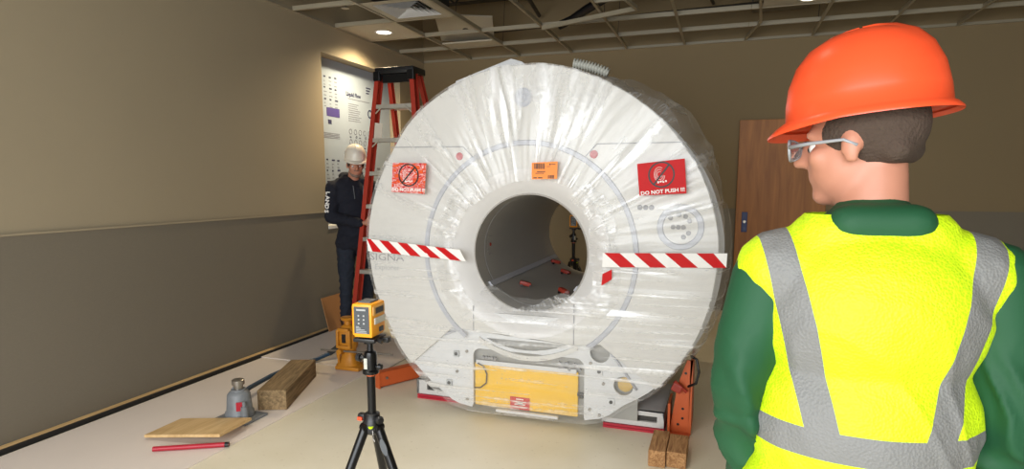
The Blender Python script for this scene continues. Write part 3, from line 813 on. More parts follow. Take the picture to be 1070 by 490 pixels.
# bore tube
b = NB(); RB = 0.363
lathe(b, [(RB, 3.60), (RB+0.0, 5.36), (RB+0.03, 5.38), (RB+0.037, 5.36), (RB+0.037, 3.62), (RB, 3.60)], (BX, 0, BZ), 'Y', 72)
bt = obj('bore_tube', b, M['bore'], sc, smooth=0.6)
for s, nm in ((-1, 'a'), (1, 'b')):                                 # two table rails in the floor of the bore
    b = NB(); a = -PI/2+s*0.92
    ps = []
    for y in (3.66, 5.30):
        for da, rr in ((-0.055, RB-0.001), (0.055, RB-0.001), (0.05, RB-0.014), (-0.05, RB-0.014)):
            ps.append(b.verts.new((BX+rr*math.cos(a+da), y, BZ+rr*math.sin(a+da))))
    for f in ((0, 1, 2, 3), (4, 5, 6, 7), (0, 1, 5, 4), (1, 2, 6, 5), (2, 3, 7, 6), (3, 0, 4, 7)): b.faces.new([ps[i] for i in f])
    obj('table_rail', b, M['greyring'], bt)
b = NB(); lathe(b, [(RB+0.0005, 3.76), (RB-0.0015, 3.762), (RB-0.0015, 3.768), (RB+0.0005, 3.77)], (BX, 0, BZ), 'Y', 72); obj('liner_seam', b, M['greyline'], bt)
b = NB(); a = PI-0.06
for da, y in ((0, 3.86),):
    c = V((BX+(RB-0.003)*math.cos(a), y, BZ+(RB-0.003)*math.sin(a))); cone(b, c, c+V((0.004, 0, 0)), 0.012, seg=14)
obj('laser_port', b, M['strapred'], bt)
b = NB()
for z in (0.06, -0.06): addbox(b, (BX-RB+0.006+0.003, 3.845, BZ+0.02+z), (0.003, 0.07, 0.004))
for k in range(5): addbox(b, (BX-RB+0.004, 3.82, BZ-0.02+k*0.02), (0.003, 0.012, 0.006))
obj('port_marks', b, M['greyline'], bt)

# front cover with the big hole; its lower middle is taken off
def arcpts(a0, a1, r, n): return [(BX+r*math.cos(a0+(a1-a0)*k/n), BZ+r*math.sin(a0+(a1-a0)*k/n)) for k in range(n+1)]
up = [p for p in SM if not (p[1] < 0.36 and -1.96 < p[0] < -0.40)]
# walk order of SM: clockwise starting at the top; lower gap lies between right-bottom and left-bottom
k0 = next(i for i, p in enumerate(SM) if p[0] > -0.45 and p[1] < 0.34)
k1 = next(i for i, p in enumerate(SM) if p[0] < -1.90 and p[1] > 0.28)
COVER = SM[:k0+1]+[(-0.66, 0.545), (-0.82, 0.525), (-1.47, 0.565), (-1.62, 0.575)]+SM[k1:]
FR = 0.515
b = NB(); plate(b, COVER, [circ(BX, BZ, FR, 72)], FY, 0.075)
fc = obj('front_cover', b, M['white'], sc)
bv = fc.modifiers.new('bevel', 'BEVEL'); bv.width = 0.016; bv.segments = 4; bv.limit_method = 'ANGLE'; bv.angle_limit = math.radians(50)
wn = fc.modifiers.new('wn', 'WEIGHTED_NORMAL'); 
fc.data.polygons.foreach_set('use_smooth', [True]*len(fc.data.polygons))
# flared mouth of the bore, wider at the sides
b = NB(); n = 96; rings = []
for t in [i/12 for i in range(13)]:
    ring = []
    for k in range(n):
        a = 2*PI*k/n
        ri, rout = RB, FR+0.004
        u = t
        r = rout+(ri-rout)*u
        y = FY-0.004+0.10*(1-(1-u)**1.0)**1.7
        ring.append(b.verts.new((BX+r*math.cos(a), y, BZ+r*math.sin(a))))
    rings.append(ring)
for p, q in zip(rings, rings[1:]):
    for k in range(n): b.faces.new((p[k], p[(k+1) % n], q[(k+1) % n], q[k]))
obj('bore_funnel', b, M['funnel'], sc, smooth=True)
# grey accent ring, open at the bottom
b = NB(); RA = 0.665; rings = []
a0, a1 = math.radians(-54), math.radians(233)
for k in range(121):
    a = a0+(a1-a0)*k/120; ring = []
    for r, y in ((RA-0.017, FY+0.002), (RA-0.012, FY-0.008), (RA+0.012, FY-0.008), (RA+0.017, FY+0.002)):
        ring.append(b.verts.new((BX+r*math.cos(a), y, BZ+r*math.sin(a)*1.01)))
    rings.append(ring)
for p, q in zip(rings, rings[1:]):
    for k in range(4): b.faces.new((p[k], p[(k+1) % 4], q[(k+1) % 4], q[k]))
caps(b, rings); ar = obj('accent_ring', b, M['greyring'], fc, smooth=0.5); ar['label'] = 'pale grey ring round the bore'
# panel seams, thin dark joints
b = NB()
def seam(p, q, w=0.006):
    p, q = V((p[0], FY-0.0012, p[1])), V((q[0], FY-0.0012, q[1])); d = q-p
    ang = math.atan2(d.z, d.x); addbox(b, (p+q)/2, (d.length, 0.0024, w), Matrix.Rotation(-ang, 3, 'Y'))
for ch in ([(-2.03, 1.725), (-1.53, 1.72), (-1.46, 1.65)], [(-0.205, 1.72), (-0.70, 1.72), (-0.765, 1.65)], [(-1.47, 0.73), (-1.47, 0.57)], [(-0.82, 0.78), (-0.82, 0.53)]):
    for p, q in zip(ch, ch[1:]): seam(p, q)
obj('panel_seam', b, M['greyline'], fc)
# logo disc, screws, speaker badge
b = NB(); r_ = lathe(b, [(0.052, FY-0.004), (0.048, FY-0.007), (0.030, FY-0.007), (0.028, FY-0.004)], (-1.142, 0, 1.998), 'Y', 36)
lathe(b, [(0.020, FY-0.004), (0.018, FY-0.007), (0.006, FY-0.007)], (-1.142, 0, 1.998), 'Y', 24)
r_ = lathe(b, [(0.055, FY+0.001), (0.055, FY-0.0045)], (-1.142, 0, 1.998), 'Y', 36); caps(b, r_)
lg = obj('round_emblem', b, M['greyring'], fc, smooth=0.5)
for x, z in ((-1.555, 1.662), (-0.716, 1.662)):
    b = NB(); r_ = lathe(b, [(0.024, FY-0.0005), (0.022, FY-0.004), (0.012, FY-0.006)], (x, 0, z), 'Y', 24); caps(b, r_)
    s_ = obj('red_plug', b, mat('dull_red', srgb(178, 66, 70), 0.5) if 'plug' not in M else M['plug'], fc, smooth=0.5); M['plug'] = s_.data.materials[0]; s_['label'] = 'round dull red plug'
for k in range(3):
    b = NB(); r_ = lathe(b, [(0.015, FY-0.0005), (0.014, FY-0.004), (0.008, FY-0.003)], (-0.447+k*0.032, 0, 1.362), 'Y', 18); caps(b, r_)
    obj('indicator', b, M['greyline'], fc, smooth=0.5)
b = NB(); cxB, czB = -0.222, 1.255
lathe(b, [(0.128, FY-0.0005), (0.124, FY-0.006), (0.098, FY-0.006), (0.094, FY-0.0005)], (cxB, 0, czB), 'Y', 48)
ct = obj('control_dial', b, M['greyring'], fc, smooth=0.5); ct['label'] = 'round grey control panel'
for dx, dz in ((-0.055, 0.05), (-0.01, 0.068), (0.025, 0.06), (0.048, 0.035), (-0.04, 0.0), (-0.012, 0.0), (0.016, 0.0), (0.044, -0.032), (0.018, -0.055)):
    b = NB(); r_ = lathe(b, [(0.0135, FY-0.0005), (0.0125, FY-0.005), (0.008, FY-0.004)], (cxB+dx, 0, czB+dz), 'Y', 16); caps(b, r_); obj('button', b, M['greyline'], ct, smooth=0.5)
b = NB(); addtext(b, 'SIGNA', 0.066, (-2.085, FY-0.001, 1.012), '-Y', sx=1.35); obj('lettering', b, M['greyline'], fc)
b = NB(); addtext(b, 'Explorer', 0.048, (-2.085, FY-0.001, 0.945), '-Y', sx=1.1); obj('lettering', b, M['palegrey'], fc)

# lower frame plate with round holes, slot and the wide opening for the yellow panel
right_arc = [SM[i] for i in range(k0, 17*4+1)]
left_arc = SM[17*4+1:k1+1]
ro_c = lambda cx, cz, r, a0, a1, n=6: [(cx+r*math.cos(math.radians(a0+(a1-a0)*k/n)), cz+r*math.sin(math.radians(a0+(a1-a0)*k/n))) for k in range(n+1)]
OPEN = [(-0.755, 0.07)]+ro_c(-0.81, 0.38, 0.055, 0, 90)+ro_c(-1.44, 0.39, 0.05, 90, 180)+[(-1.49, 0.07)]
slot = [(-1.40, 0.52), (-0.87, 0.52)]+[(-0.87-0.53*k/8, 0.52-0.060*math.sin(PI*k/8)**0.8) for k in range(1, 8)]
inner = [(-0.46, 0.275), (-0.655, 0.555), (-0.82, 0.56), (-1.47, 0.59), (-1.63, 0.585)]
FP = [(-0.44, 0.265)]+right_arc[1:]+OPEN+left_arc+[(-1.62, 0.62), (-0.66, 0.60)]
FP = right_arc[0:]+OPEN+left_arc+[(-1.86, 0.50), (-1.70, 0.68), (-0.55, 0.68), (-0.36, 0.45)]
holes = [circ(-0.665, 0.487, 0.060), circ(-0.520, 0.298, 0.058), slot]
b = NB(); plate(b, shrink(FP, 0.006), holes, FY+0.03, 0.018)
fp = obj('frame_plate', b, M['whitem'], sc)
for x, z, c in ((-1.602, 0.40, 0), (-1.655, 0.20, 0), (-0.665, 0.375, 1), (-0.59, 0.195, 1)):
    b = NB(); bx(b, x-0.020, x+0.020, FY+0.016, FY+0.030, z-0.020, z+0.020, 0.003); q = obj('square_fitting', b, M['palegrey'] if not c else M['whitem'], fp)
    b = NB(); cone(b, (x, FY+0.0165, z), (x, FY+0.012, z), 0.011, seg=12); obj('bolt', b, M['black'], q)
for x, z in ((-1.53, 0.42), (-1.53, 0.10), (-0.72, 0.42), (-0.72, 0.13), (-0.66, 0.10), (-1.60, 0.28), (-0.64, 0.30)):
    b = NB(); cone(b, (x, FY+0.031, z), (x, FY+0.022, z), 0.010, seg=12); obj('bolt', b, M['steel'], fp)
# curved trough under the bore
b = NB(); rings = []
for k in range(25):
    t = k/24; x = -1.44+0.64*t; zc = 0.515-0.095*math.sin(PI*t)**0.85
    rings.append([b.verts.new((x, y, zc+dz)) for y, dz in ((FY+0.012, 0.012), (FY+0.012, -0.020), (FY+0.031, -0.020), (FY+0.031, 0.012))])
for p, q in zip(rings, rings[1:]):
    for k in range(4): b.faces.new((p[k], p[(k+1) % 4], q[(k+1) % 4], q[k]))
caps(b, rings); obj('curved_rib', b, M['white'], fp, smooth=0.6)
b = NB(); tube(b, [(-1.60, FY+0.02, 0.555), (-1.74, FY+0.02, 0.50), (-1.90, FY+0.02, 0.385)], 0.008, 8); tube(b, [(-0.63, FY+0.02, 0.54), (-0.56, FY+0.02, 0.45), (-0.44, FY+0.02, 0.285)], 0.008, 8)
obj('edge_gasket', b, M['greyring'], fp, smooth=True)
# recess, yellow crate panel
b = NB(); bx(b, -1.66, -0.44, FY+0.085, FY+0.10, 0.07, 0.56); obj('inner_plate', b, M['backing'], sc)
b = NB(); bx(b, -1.485, -0.80, FY+0.050, FY+0.075, 0.062, 0.345, 0.006); yp = obj('yellow_panel', b, M['yellow'], sc); yp['label'] = 'bright yellow panel'
b = NB(); bx(b, -1.475, -0.81, FY+0.046, FY+0.056, 0.335, 0.365, 0.003); obj('white_rail', b, M['whitem'], yp)
b = NB(); bx(b, -1.33, -0.92, FY+0.02, FY+0.045, 0.040, 0.058, 0.003); obj('bottom_bar', b, M['whitem'], yp)
b = NB(); bx(b, -1.24, -1.11, FY+0.044, FY+0.049, 0.066, 0.146); rt = obj('red_notice', b, M['red'], yp); rt['label'] = 'small red notice with white print'
b = NB()
for j, w in enumerate((0.05, 0.09, 0.07, 0.10)): bx(b, -1.175-w/2, -1.175+w/2, FY+0.0425, FY+0.044, 0.13-j*0.017, 0.137-j*0.017)
bx(b, -1.19, -1.155, FY+0.0425, FY+0.044, 0.098, 0.118); obj('print', b, M['whitef'], rt)
b = NB(); tube(b, [(-1.46, FY+0.04, 0.345), (-1.42, FY+0.035, 0.33), (-1.395, FY+0.035, 0.28), (-1.40, FY+0.035, 0.22), (-1.44, FY+0.035, 0.185), (-1.48, FY+0.035, 0.18)], 0.0045, 8); obj('cable', b, M['black'], yp, smooth=True)
b = NB()
for k in range(9): addbox(b, (-0.94+k*0.018, FY+0.045, 0.385+0.012*math.sin(k*2.1)), (0.016, 0.02, 0.014+0.012*(k % 3)), Matrix.Rotation(k*0.7, 3, 'Y'))
for k in range(5): addbox(b, (-1.42+k*0.02, FY+0.045, 0.385+0.01*math.sin(k*3.1)), (0.016, 0.02, 0.02), Matrix.Rotation(k*0.9, 3, 'Y'))
obj('wiring', b, M['greyline'], fp)
b = NB(); bx(b, -0.79, -0.765, FY+0.03, FY+0.06, 0.19, 0.21); bx(b, -0.80, -0.76, FY+0.03, FY+0.05, 0.205, 0.222); obj('latch', b, M['black'], fp)
b = NB(); cone(b, (-0.515, FY+0.0835, 0.295), (-0.515, FY+0.070, 0.295), 0.045, seg=24); obj('brass_cap', b, mat('brass', srgb(205, 170, 90), 0.4, 0.3), fp)
# top edge plate standing up at the rear left
b = NB()
ps = [(-1.86, 2.10), (-1.86, 2.225), (-1.44, 2.355), (-1.36, 2.33), (-1.22, 2.20)]
vs = [[b.verts.new((x, y, z)) for x, z in ps] for y in (4.16, 4.30)]
b.faces.new(vs[0]); b.faces.new(vs[1][::-1])
for k in range(5): b.faces.new((vs[0][k], vs[0][(k+1) % 5], vs[1][(k+1) % 5], vs[1][k]))
obj('top_panel', b, M['whitem'], sc)
# corrugated hose at the top
b = NB(); P = []
R_ = []
for k in range(121):
    t = k/120; P.append((-0.955+0.22*t, 4.0+0.02*t, 2.262-0.035*t-0.035*t*t)); R_.append(0.030+(0.006 if k % 10 < 5 else -0.009))
tube(b, P, R_, 12); obj('corrugated_hose', b, M['greystick'], sc, smooth=True)

# steel bracket and skates under the machine
def skate(x0, x1, y0, y1, label, ztop):
    t = thing('machine_skate', label, 'transport skate', ((x0+x1)/2, y0, 0))
    b = NB(); plate(b, [(x0, 0.032), (x1, 0.032), (x1, ztop), (x0, ztop)], [[(x0+0.08, 0.062), (x1-0.04, 0.062), (x1-0.04, ztop-0.028), (x0+0.08, ztop-0.028)]], y0, 0.02)
    bx(b, x0, x0+0.02, y0, y1, 0.032, ztop); bx(b, x1-0.02, x1, y0, y1, 0.032, ztop); bx(b, x0, x1, y0, y1, ztop-0.006, ztop)
    obj('housing', b, M['skate'], t)
    b = NB(); bx(b, x0+0.021, x1-0.021, y0+0.03, y0+0.04, 0.034, ztop-0.01); obj('inside', b, M['skatedark'], t)
    b = NB(); bx(b, x0+0.01, x1+0.005, y0-0.012, y1, 0.0, 0.013); bx(b, x0+0.01, x1+0.005, y0-0.012, y1, 0.0165, 0.030); bx(b, x0+0.02, x1-0.005, y0-0.004, y1-0.01, 0.012, 0.018)
    obj('red_base', b, M['skatered'], t)
    return t
skate(-1.99, -1.60, 3.72, 4.3, 'white skate on a red base under the left of the scanner', 0.135)
skate(-0.66, -0.285, 3.63, 4.2, 'white skate on a red base under the right of the scanner', 0.128)
# orange column at the right
ot = thing('orange_bracket', 'orange steel angle bracket standing at the lower right of the scanner', 'steel bracket', (-0.22, 3.65, 0))
b = NB()
def prism(bm, pts, y0, y1):
    vs = [[bm.verts.new((x, y, z)) for x, z in pts] for y in (y0, y1)]
    bm.faces.new(vs[0]); bm.faces.new(vs[1][::-1]); n = len(pts)
    for k in range(n): bm.faces.new((vs[0][k], vs[0][(k+1) % n], vs[1][(k+1) % n], vs[1][k]))
prism(b, [(-0.275, 0.0), (-0.165, 0.0), (-0.160, 0.30), (-0.150, 0.46), (-0.185, 0.46), (-0.235, 0.30)], 3.66, 3.672)
bx(b, -0.283, -0.270, 3.61, 3.80, 0.0, 0.20); bx(b, -0.165, -0.150, 3.66, 3.95, 0.0, 0.46); bx(b, -0.283, -0.155, 3.605, 3.95, 0.0, 0.012)
obj('angle_plate', b, M['orange'], ot)
b = NB()
for x, z in ((-0.20, 0.10), (-0.20, 0.16), (-0.225, 0.06), (-0.19, 0.38)): cone(b, (x, 3.659, z), (x, 3.6615, z), 0.008, seg=12)
obj('bolt_hole', b, M['black'], ot)
b = NB(); tube(b, [(-0.175, 3.66, 0.30), (-0.13, 3.64, 0.33), (-0.115, 3.64, 0.40), (-0.13, 3.64, 0.475), (-0.165, 3.65, 0.49)], 0.008, 8); obj('pull_ring', b, M['black'], ot, smooth=True)
b = NB(); addbox(b, (-0.235, 3.62, 0.30), (0.06, 0.04, 0.05), Matrix.Rotation(0.4, 3, 'Y'), 0.008); cone(b, (-0.25, 3.61, 0.34), (-0.18, 3.62, 0.28), 0.011, seg=8); obj('coupling', b, M['strapred'], ot)
ot.location.x += 0.02
# orange beam at the left
t = thing('orange_beam', 'orange steel beam sticking out at the lower left of the scanner', 'steel beam', (-2.3, 3.8, 0))
A_, B_ = V((-2.335, 3.79, 0)), V((-2.02, 4.36, 0)); dr = (B_-A_).normalized(); ang = math.atan2(dr.y, dr.x); RR = Matrix.Rotation(ang, 3, 'Z')
b = NB(); mm = (A_+B_)/2; L_ = (B_-A_).length
sd = V((dr.y, -dr.x, 0))
addbox(b, mm+sd*0.0+V((0, 0, 0.065)), (L_, 0.008, 0.112), RR); addbox(b, mm-sd*0.025+V((0, 0, 0.119)), (L_, 0.058, 0.006), RR); addbox(b, mm-sd*0.025+V((0, 0, 0.012)), (L_, 0.058, 0.006), RR)
obj('channel', b, M['orange'], t)
b = NB(); addbox(b, A_-sd*0.025+V((0, 0, 0.060)), (0.010, 0.066, 0.120), RR); e_ = obj('end_plate', b, M['orange'], t)
b = NB(); c0 = A_+dr*0.06+sd*0.004+V((0, 0, 0.07)); cone(b, c0, c0+sd*0.008, 0.010, seg=12); obj('bolt', b, M['steel'], t)

# ------------------------------------------------------------------ protective film over the scanner
ft = thing('protective_film', 'clear wrinkled stretch film wrapped round the scanner', 'plastic film', (-1.12, 3.49, 1.1))
NT, b = 420, NB()
uvl = b.loops.layers.uv.new('UVMap')
ys = []
def hole_r(a):
    c, s = math.cos(a), math.sin(a)
    # the mouth of the torn film: tight at the bottom, wide at the top and the sides
    base = 0.50+0.035*math.sin(a*2+0.6)+0.02*noise.noise(V((c*3, s*3, 4.2)))
    if s < -0.5: base -= 0.17*min(1, (-s-0.5)/0.35)
    if s > 0.55 : base -= 0.03
    if c > 0.6: base -= 0.03
    return base+0.012*noise.noise(V((c*11, s*11, 1.0)))
def film_pt(a, t):
    """t 0..1 over the face, 1..1.35 over the rim and back along the side"""
    ro = ray_r(SM, BX, BZ, a); hr = hole_r(a)
    c, s = math.cos(a), math.sin(a)
    deg = math.degrees(a) % 360
    if t <= 1:
        r = hr+(ro+0.004-hr)*t
        wr = 0.010*noise.noise(V((a*9, r*2.2, 0.0)))+0.006*noise.noise(V((a*30, r*3.0, 3.0)))
        if s < -0.1: wr = 0.006*noise.noise(V((c*r*2.0, s*r*22, 7.0)))+0.008*noise.noise(V((c*r*3, s*r*6, 2.0)))
        y = FY-0.020-0.012*math.sin(PI*min(1, t*1.0))+wr-0.02*math.exp(-(t/0.06)**2)*abs(noise.noise(V((a*14, 0, 5))))
        if t < 0.05: y -= 0.0
    else:
        u = (t-1)/0.35
        loose = 0.0
        if 15 < deg < 75: loose = 0.085*math.sin(PI*(deg-15)/60)**1.2*(1+0.5*noise.noise(V((a*12, u*3, 2))))
        if deg < 15 or deg > 330: loose = 0.022
        if 120 < deg < 165: loose = 0.028*abs(noise.noise(V((a*10, 1, 1))))
        k = min(1, u*3.2)
        r = ro+0.008+loose*math.sin(min(1, u*2.5)*PI/2)+0.010*noise.noise(V((a*18, u*4, 9.0)))*k+0.012
        if s > -0.5: r += 0.030*k*max(0, c)
        if s > 0: r -= 0.022*s**4
        y = FY-0.010+0.9*u**1.3
    return V((BX+r*c, y, BZ+r*s)), r
def film_rows(ts, name, amin=0, amax=2*PI):
    b = NB(); uvl = b.loops.layers.uv.new('UVMap'); rows = []
    n = int(NT*(amax-amin)/(2*PI)); closed = amax-amin > 6.28
    for t in ts:
        row = []
        for k in range(n if closed else n+1):
            a = amin+(amax-amin)*k/n; p, r = film_pt(a, t); row.append((b.verts.new(p), a/(2*PI), r))
        rows.append(row)
    for r0, r1 in zip(rows, rows[1:]):
        m_ = len(r0)
        for k in range(m_ if closed else m_-1):
            q = [r0[k], r0[(k+1) % m_], r1[(k+1) % m_], r1[k]]
            f = b.faces.new([v[0] for v in q])
            for lp, v in zip(f.loops, q):
                u = v[1]+(1 if closed and k == m_-1 and v[1] == 0 else 0); lp[uvl].uv = (u, v[2])
    return obj(name, b, M['film'], ft, smooth=True)
film_rows([i/34 for i in range(35)], 'front_film')
film_rows([1.0+0.35*i/12 for i in range(13)], 'side_film', math.radians(-48), math.radians(232))
# crumpled roll of film lying in the lower lip of the bore
def crumple(name, pts_fn, nu, nv, amp, seed):
    b = NB(); uvl = b.loops.layers.uv.new('UVMap'); g_ = []
    for i in range(nu+1):
        row = []
        for j in range(nv+1):
            u, v = i/nu, j/nv; p = V(pts_fn(u, v)); q = V((p.x*9+seed, p.y*9, p.z*9))
            d = V((noise.noise(q), noise.noise(q+V((5, 0, 0))), noise.noise(q+V((0, 5, 0)))))*amp+V((noise.noise(q*3), noise.noise(q*3+V((3, 3, 3))), noise.noise(q*3+V((7, 1, 0)))))*amp*0.45
            row.append((b.verts.new(p+d), u, v))
        g_.append(row)
    for i in range(nu):
        for j in range(nv):
            q = [g_[i][j], g_[i+1][j], g_[i+1][j+1], g_[i][j+1]]; f = b.faces.new([v[0] for v in q])
            for lp, v in zip(f.loops, q): lp[uvl].uv = (v[1], v[2])
    return obj(name, b, M['film'], ft, smooth=True)
crumple('bore_lip_film', lambda u, v: (BX+(RB-0.02+0.03*v)*math.cos(math.radians(-142+98*u)), FY+0.02+0.12*(1-v)-0.03, BZ-0.025+(RB-0.045+0.05*v)*math.sin(math.radians(-142+98*u))*(1-0.14*(1-v))), 60, 10, 0.016, 1)
crumple('right_edge_film', lambda u, v: (BX+(0.43+0.16*v+0.03*math.sin(u*9))*math.cos(math.radians(-42+92*u)), FY-0.03-0.012*math.sin(PI*v), BZ+(0.43+0.14*v)*math.sin(math.radians(-42+92*u))), 70, 12, 0.018, 2)
crumple('left_edge_film', lambda u, v: (BX+(0.46+0.14*v)*math.cos(math.radians(128+98*u)), FY-0.03-0.012*math.sin(PI*v), BZ+(0.46+0.12*v)*math.sin(math.radians(128+98*u))), 70, 12, 0.018, 3)
crumple('top_right_film', lambda u, v: (BX+(1.02+0.16*math.sin(PI*u)**0.7*v)*math.cos(math.radians(66-34*u)), FY+0.10+0.18*v, BZ+(1.03+0.15*math.sin(PI*u)**0.7*v)*math.sin(math.radians(66-34*u))), 50, 14, 0.011, 4)
crumple('top_left_film', lambda u, v: (BX+(1.07+0.05*math.sin(PI*u)*v)*math.cos(math.radians(152-30*u)), FY+0.05+0.2*v, BZ+(1.07+0.05*math.sin(PI*u)*v)*math.sin(math.radians(152-30*u))), 50, 8, 0.014, 5)

# ------------------------------------------------------------------ signs, labels and tape on the film
SY = FY-0.060
k_ = SY/FY
def onf(x, z): return (x*k_, 1.5+(z-1.5)*k_)
def quadplate(bm, p, y, t=0.0015, waves=0.0, nx=1, nz=1, seed=0):
    (ax, az), (bx_, bz), (cx_, cz_), (dx, dz) = [onf(*q) for q in p]       # tl tr br bl
    g_ = []
    for i in range(nx+1):
        u = i/nx; row = []
        for j in range(nz+1):
            v = j/nz
            x = (ax*(1-u)+bx_*u)*(1-v)+(dx*(1-u)+cx_*u)*v; z = (az*(1-u)+bz*u)*(1-v)+(dz*(1-u)+cz_*u)*v
            row.append(bm.verts.new((x, y+waves*noise.noise(V((x*14+seed, z*14, 0))), z)))
        g_.append(row)
    fs = []
    for i in range(nx):
        for j in range(nz): fs.append(bm.faces.new((g_[i][j], g_[i+1][j], g_[i+1][j+1], g_[i][j+1])))
    ex = bmesh.ops.extrude_face_region(bm, geom=fs)
    bmesh.ops.translate(bm, vec=(0, t, 0), verts=[q for q in ex['geom'] if isinstance(q, bmesh.types.BMVert)])

def sign(name, corners, m, label, text, hand):
    b = NB(); quadplate(b, corners, SY, 0.002)
    o = obj(name, b, m); tag(o, label, 'sign')
    cx_ = sum(onf(*c)[0] for c in corners)/4; cz_ = sum(onf(*c)[1] for c in corners)/4
    origin_to(o, (cx_, SY, cz_))
    tilt = math.atan2(corners[1][1]-corners[0][1], corners[1][0]-corners[0][0])
    bb = NB(); lathe(bb, [(0.063, -0.003), (0.071, -0.003), (0.071, 0.0005), (0.063, 0.0005), (0.063, -0.003)], (0.0, 0, 0.018), 'Y', 40)
    addbox(bb, (0, -0.0018, 0.018), (0.128, 0.002, 0.009), Matrix.Rotation(-math.radians(48), 3, 'Y'))
    p = obj('prohibition_ring', bb, M['blackf'], o, local=True)
    bb = NB()
    for rr, sx_ in ((0.016, 0.8), (0.028, 0.75), (0.040, 0.7)):
        ring = [(-0.010+rr*sx_*math.cos(2*PI*k/28), -0.0008, 0.020+rr*math.sin(2*PI*k/28)) for k in range(4, 28)]
        tube(bb, ring, 0.0014, 5)
    for k in range(4): addbox(bb, (-0.02+k*0.014, -0.0008, -0.022+0.003*(k % 2)), (0.008, 0.002, 0.010), Matrix.Rotation(k, 3, 'Y'))
    obj('hand_drawing', bb, M['whitef'], o, local=True)
    bb = NB(); addtext(bb, text, 0.028, (0, -0.0014, -0.074), '-Y', bold=0.0008, depth=0.0008, rot=0.0, sx=1.08); obj('lettering', bb, M['whitef'], o, local=True)
    o.rotation_euler = (0, 0, 0)
    for ch in o.children: ch.rotation_euler = (0, -tilt, 0)
    return o
sR = sign('warning_sign', [(-0.470, 1.605), (-0.212, 1.632), (-0.196, 1.442), (-0.452, 1.428)], M['red'], 'smooth red do not push sign right of the scanner bore', 'DO NOT PUSH !!!', 1)
sL = sign('warning_sign', [(-2.022, 1.628), (-1.782, 1.622), (-1.800, 1.428), (-2.038, 1.442)], M['crumple'], 'creased red and orange do not push sign left of the scanner bore', 'DO NOT PUSH !!!', 1)

b = NB(); quadplate(b, [(-1.088, 1.618), (-0.930, 1.624), (-0.932, 1.524), (-1.088, 1.520)], SY, 0.002)
o = obj('shipping_label', b, M['orangelabel']); tag(o, 'orange paper label with barcodes above the scanner bore', 'label'); cxl, czl = onf(-1.01, 1.571); origin_to(o, (cxl, SY, czl))
bb = NB(); random.seed(3)
x = -0.062
while x < 0.0:
    w = random.choice((0.002, 0.003, 0.005)); bx(bb, x, x+w, -0.0012, 0.0005, 0.010, 0.042); x += w+random.choice((0.002, 0.003))
x = 0.022
while x < 0.055:
    w = random.choice((0.002, 0.004)); bx(bb, x, x+w, -0.0012, 0.0005, -0.045, -0.026); x += w+0.002
obj('barcode', bb, M['blackf'], o, local=True)
bb = NB()
bx(bb, -0.045, 0.005, -0.0012, 0.0005, -0.008, -0.003); bx(bb, -0.055, -0.002, -0.0012, 0.0005, -0.017, -0.013); bx(bb, -0.066, -0.045, -0.0012, 0.0005, -0.044, -0.038); bx(bb, -0.038, -0.012, -0.0012, 0.0005, -0.044, -0.038)
cone(bb, (0.034, -0.0012, 0.036), (0.034, 0.0004, 0.036), 0.005, seg=12); bx(bb, 0.042, 0.066, -0.0012, 0.0005, 0.034, 0.038); bx(bb, 0.015, 0.035, -0.0012, 0.0005, 0.022, 0.025)
obj('print', bb, M['blackf'], o, local=True)

def tape(p, n, label, first):
    """p = tl tr br bl; slanted red bars on white"""
    b = NB(); quadplate(b, p, SY, 0.0015, 0.004, 24, 2, 5)
    o = obj('hazard_tape', b, M['whitef']); tag(o, label, 'tape'); cx_, cz_ = onf(*p[0]); origin_to(o, (cx_, SY, cz_))
    for k in range(n):
        u0 = first+k/(n+0.0); w = 0.52/n; sl = 0.55/n
        def at(u, v):
            u = min(1, max(0, u))
            return ((p[0][0]*(1-u)+p[1][0]*u)*(1-v)+(p[3][0]*(1-u)+p[2][0]*u)*v, (p[0][1]*(1-u)+p[1][1]*u)*(1-v)+(p[3][1]*(1-u)+p[2][1]*u)*v)
        bb = NB()
        quadplate(bb, [at(u0, 0), at(u0+w, 0), at(u0+w+sl, 1), at(u0+sl, 1)], SY-0.0012, 0.0010, 0.004, 6, 2, 5)
        bmesh.ops.translate(bb, vec=-o.location, verts=bb.verts)
        obj('red_stripe', bb, M['red'], o, local=True)
    return o
tape([(-2.232, 1.132), (-1.560, 1.082), (-1.520, 1.010), (-2.225, 1.050)], 5, 'red and white hazard tape strip left of the scanner bore', -0.06)
tape([(-0.655, 1.095), (0.030, 1.118), (0.028, 1.038), (-0.655, 1.012)], 4, 'red and white hazard tape strip right of the scanner bore', 0.015)
b = NB(); quadplate(b, [(-0.655, 0.97), (-0.60, 1.00), (-0.60, 0.94), (-0.66, 0.90)], SY+0.01, 0.0015)
o = obj('tape_scrap', b, M['red']); tag(o, 'small red tape scrap below the right hazard tape near the bore', 'tape'); origin_to(o, (-0.62, SY, 0.94))

# red clamps lying in the bore
def clamp(x, y, a, label):
    z = BZ-math.sqrt(max(0.0, (RB-0.004)**2-(x-BX)**2))
    t = thing('strap_ratchet', label, 'clamp', (x, y, z+0.006), a); t.scale = (0.75, 0.75, 0.75)
    b = NB(); addbox(b, (0, 0, 0.032), (0.10, 0.055, 0.040), Matrix.Rotation(0.25, 3, 'Y'), 0.012); addbox(b, (0.045, 0, 0.020), (0.03, 0.05, 0.035), None, 0.008); obj('body', b, M['strapred'], t, local=True, smooth=0.6)
    b = NB(); cone(b, (-0.03, -0.035, 0.016), (-0.03, 0.035, 0.016), 0.012, seg=12); cone(b, (0.05, -0.03, 0.012), (0.05, 0.03, 0.012), 0.009, seg=10); obj('axle', b, M['black'], t, local=True, smooth=0.6)
    return t
clamp(-1.315, 4.10, 0.3, 'red clamp lying near the left front of the bore floor')
clamp(-1.045, 4.15, -0.5, 'red clamp lying low at the right front of the bore floor')
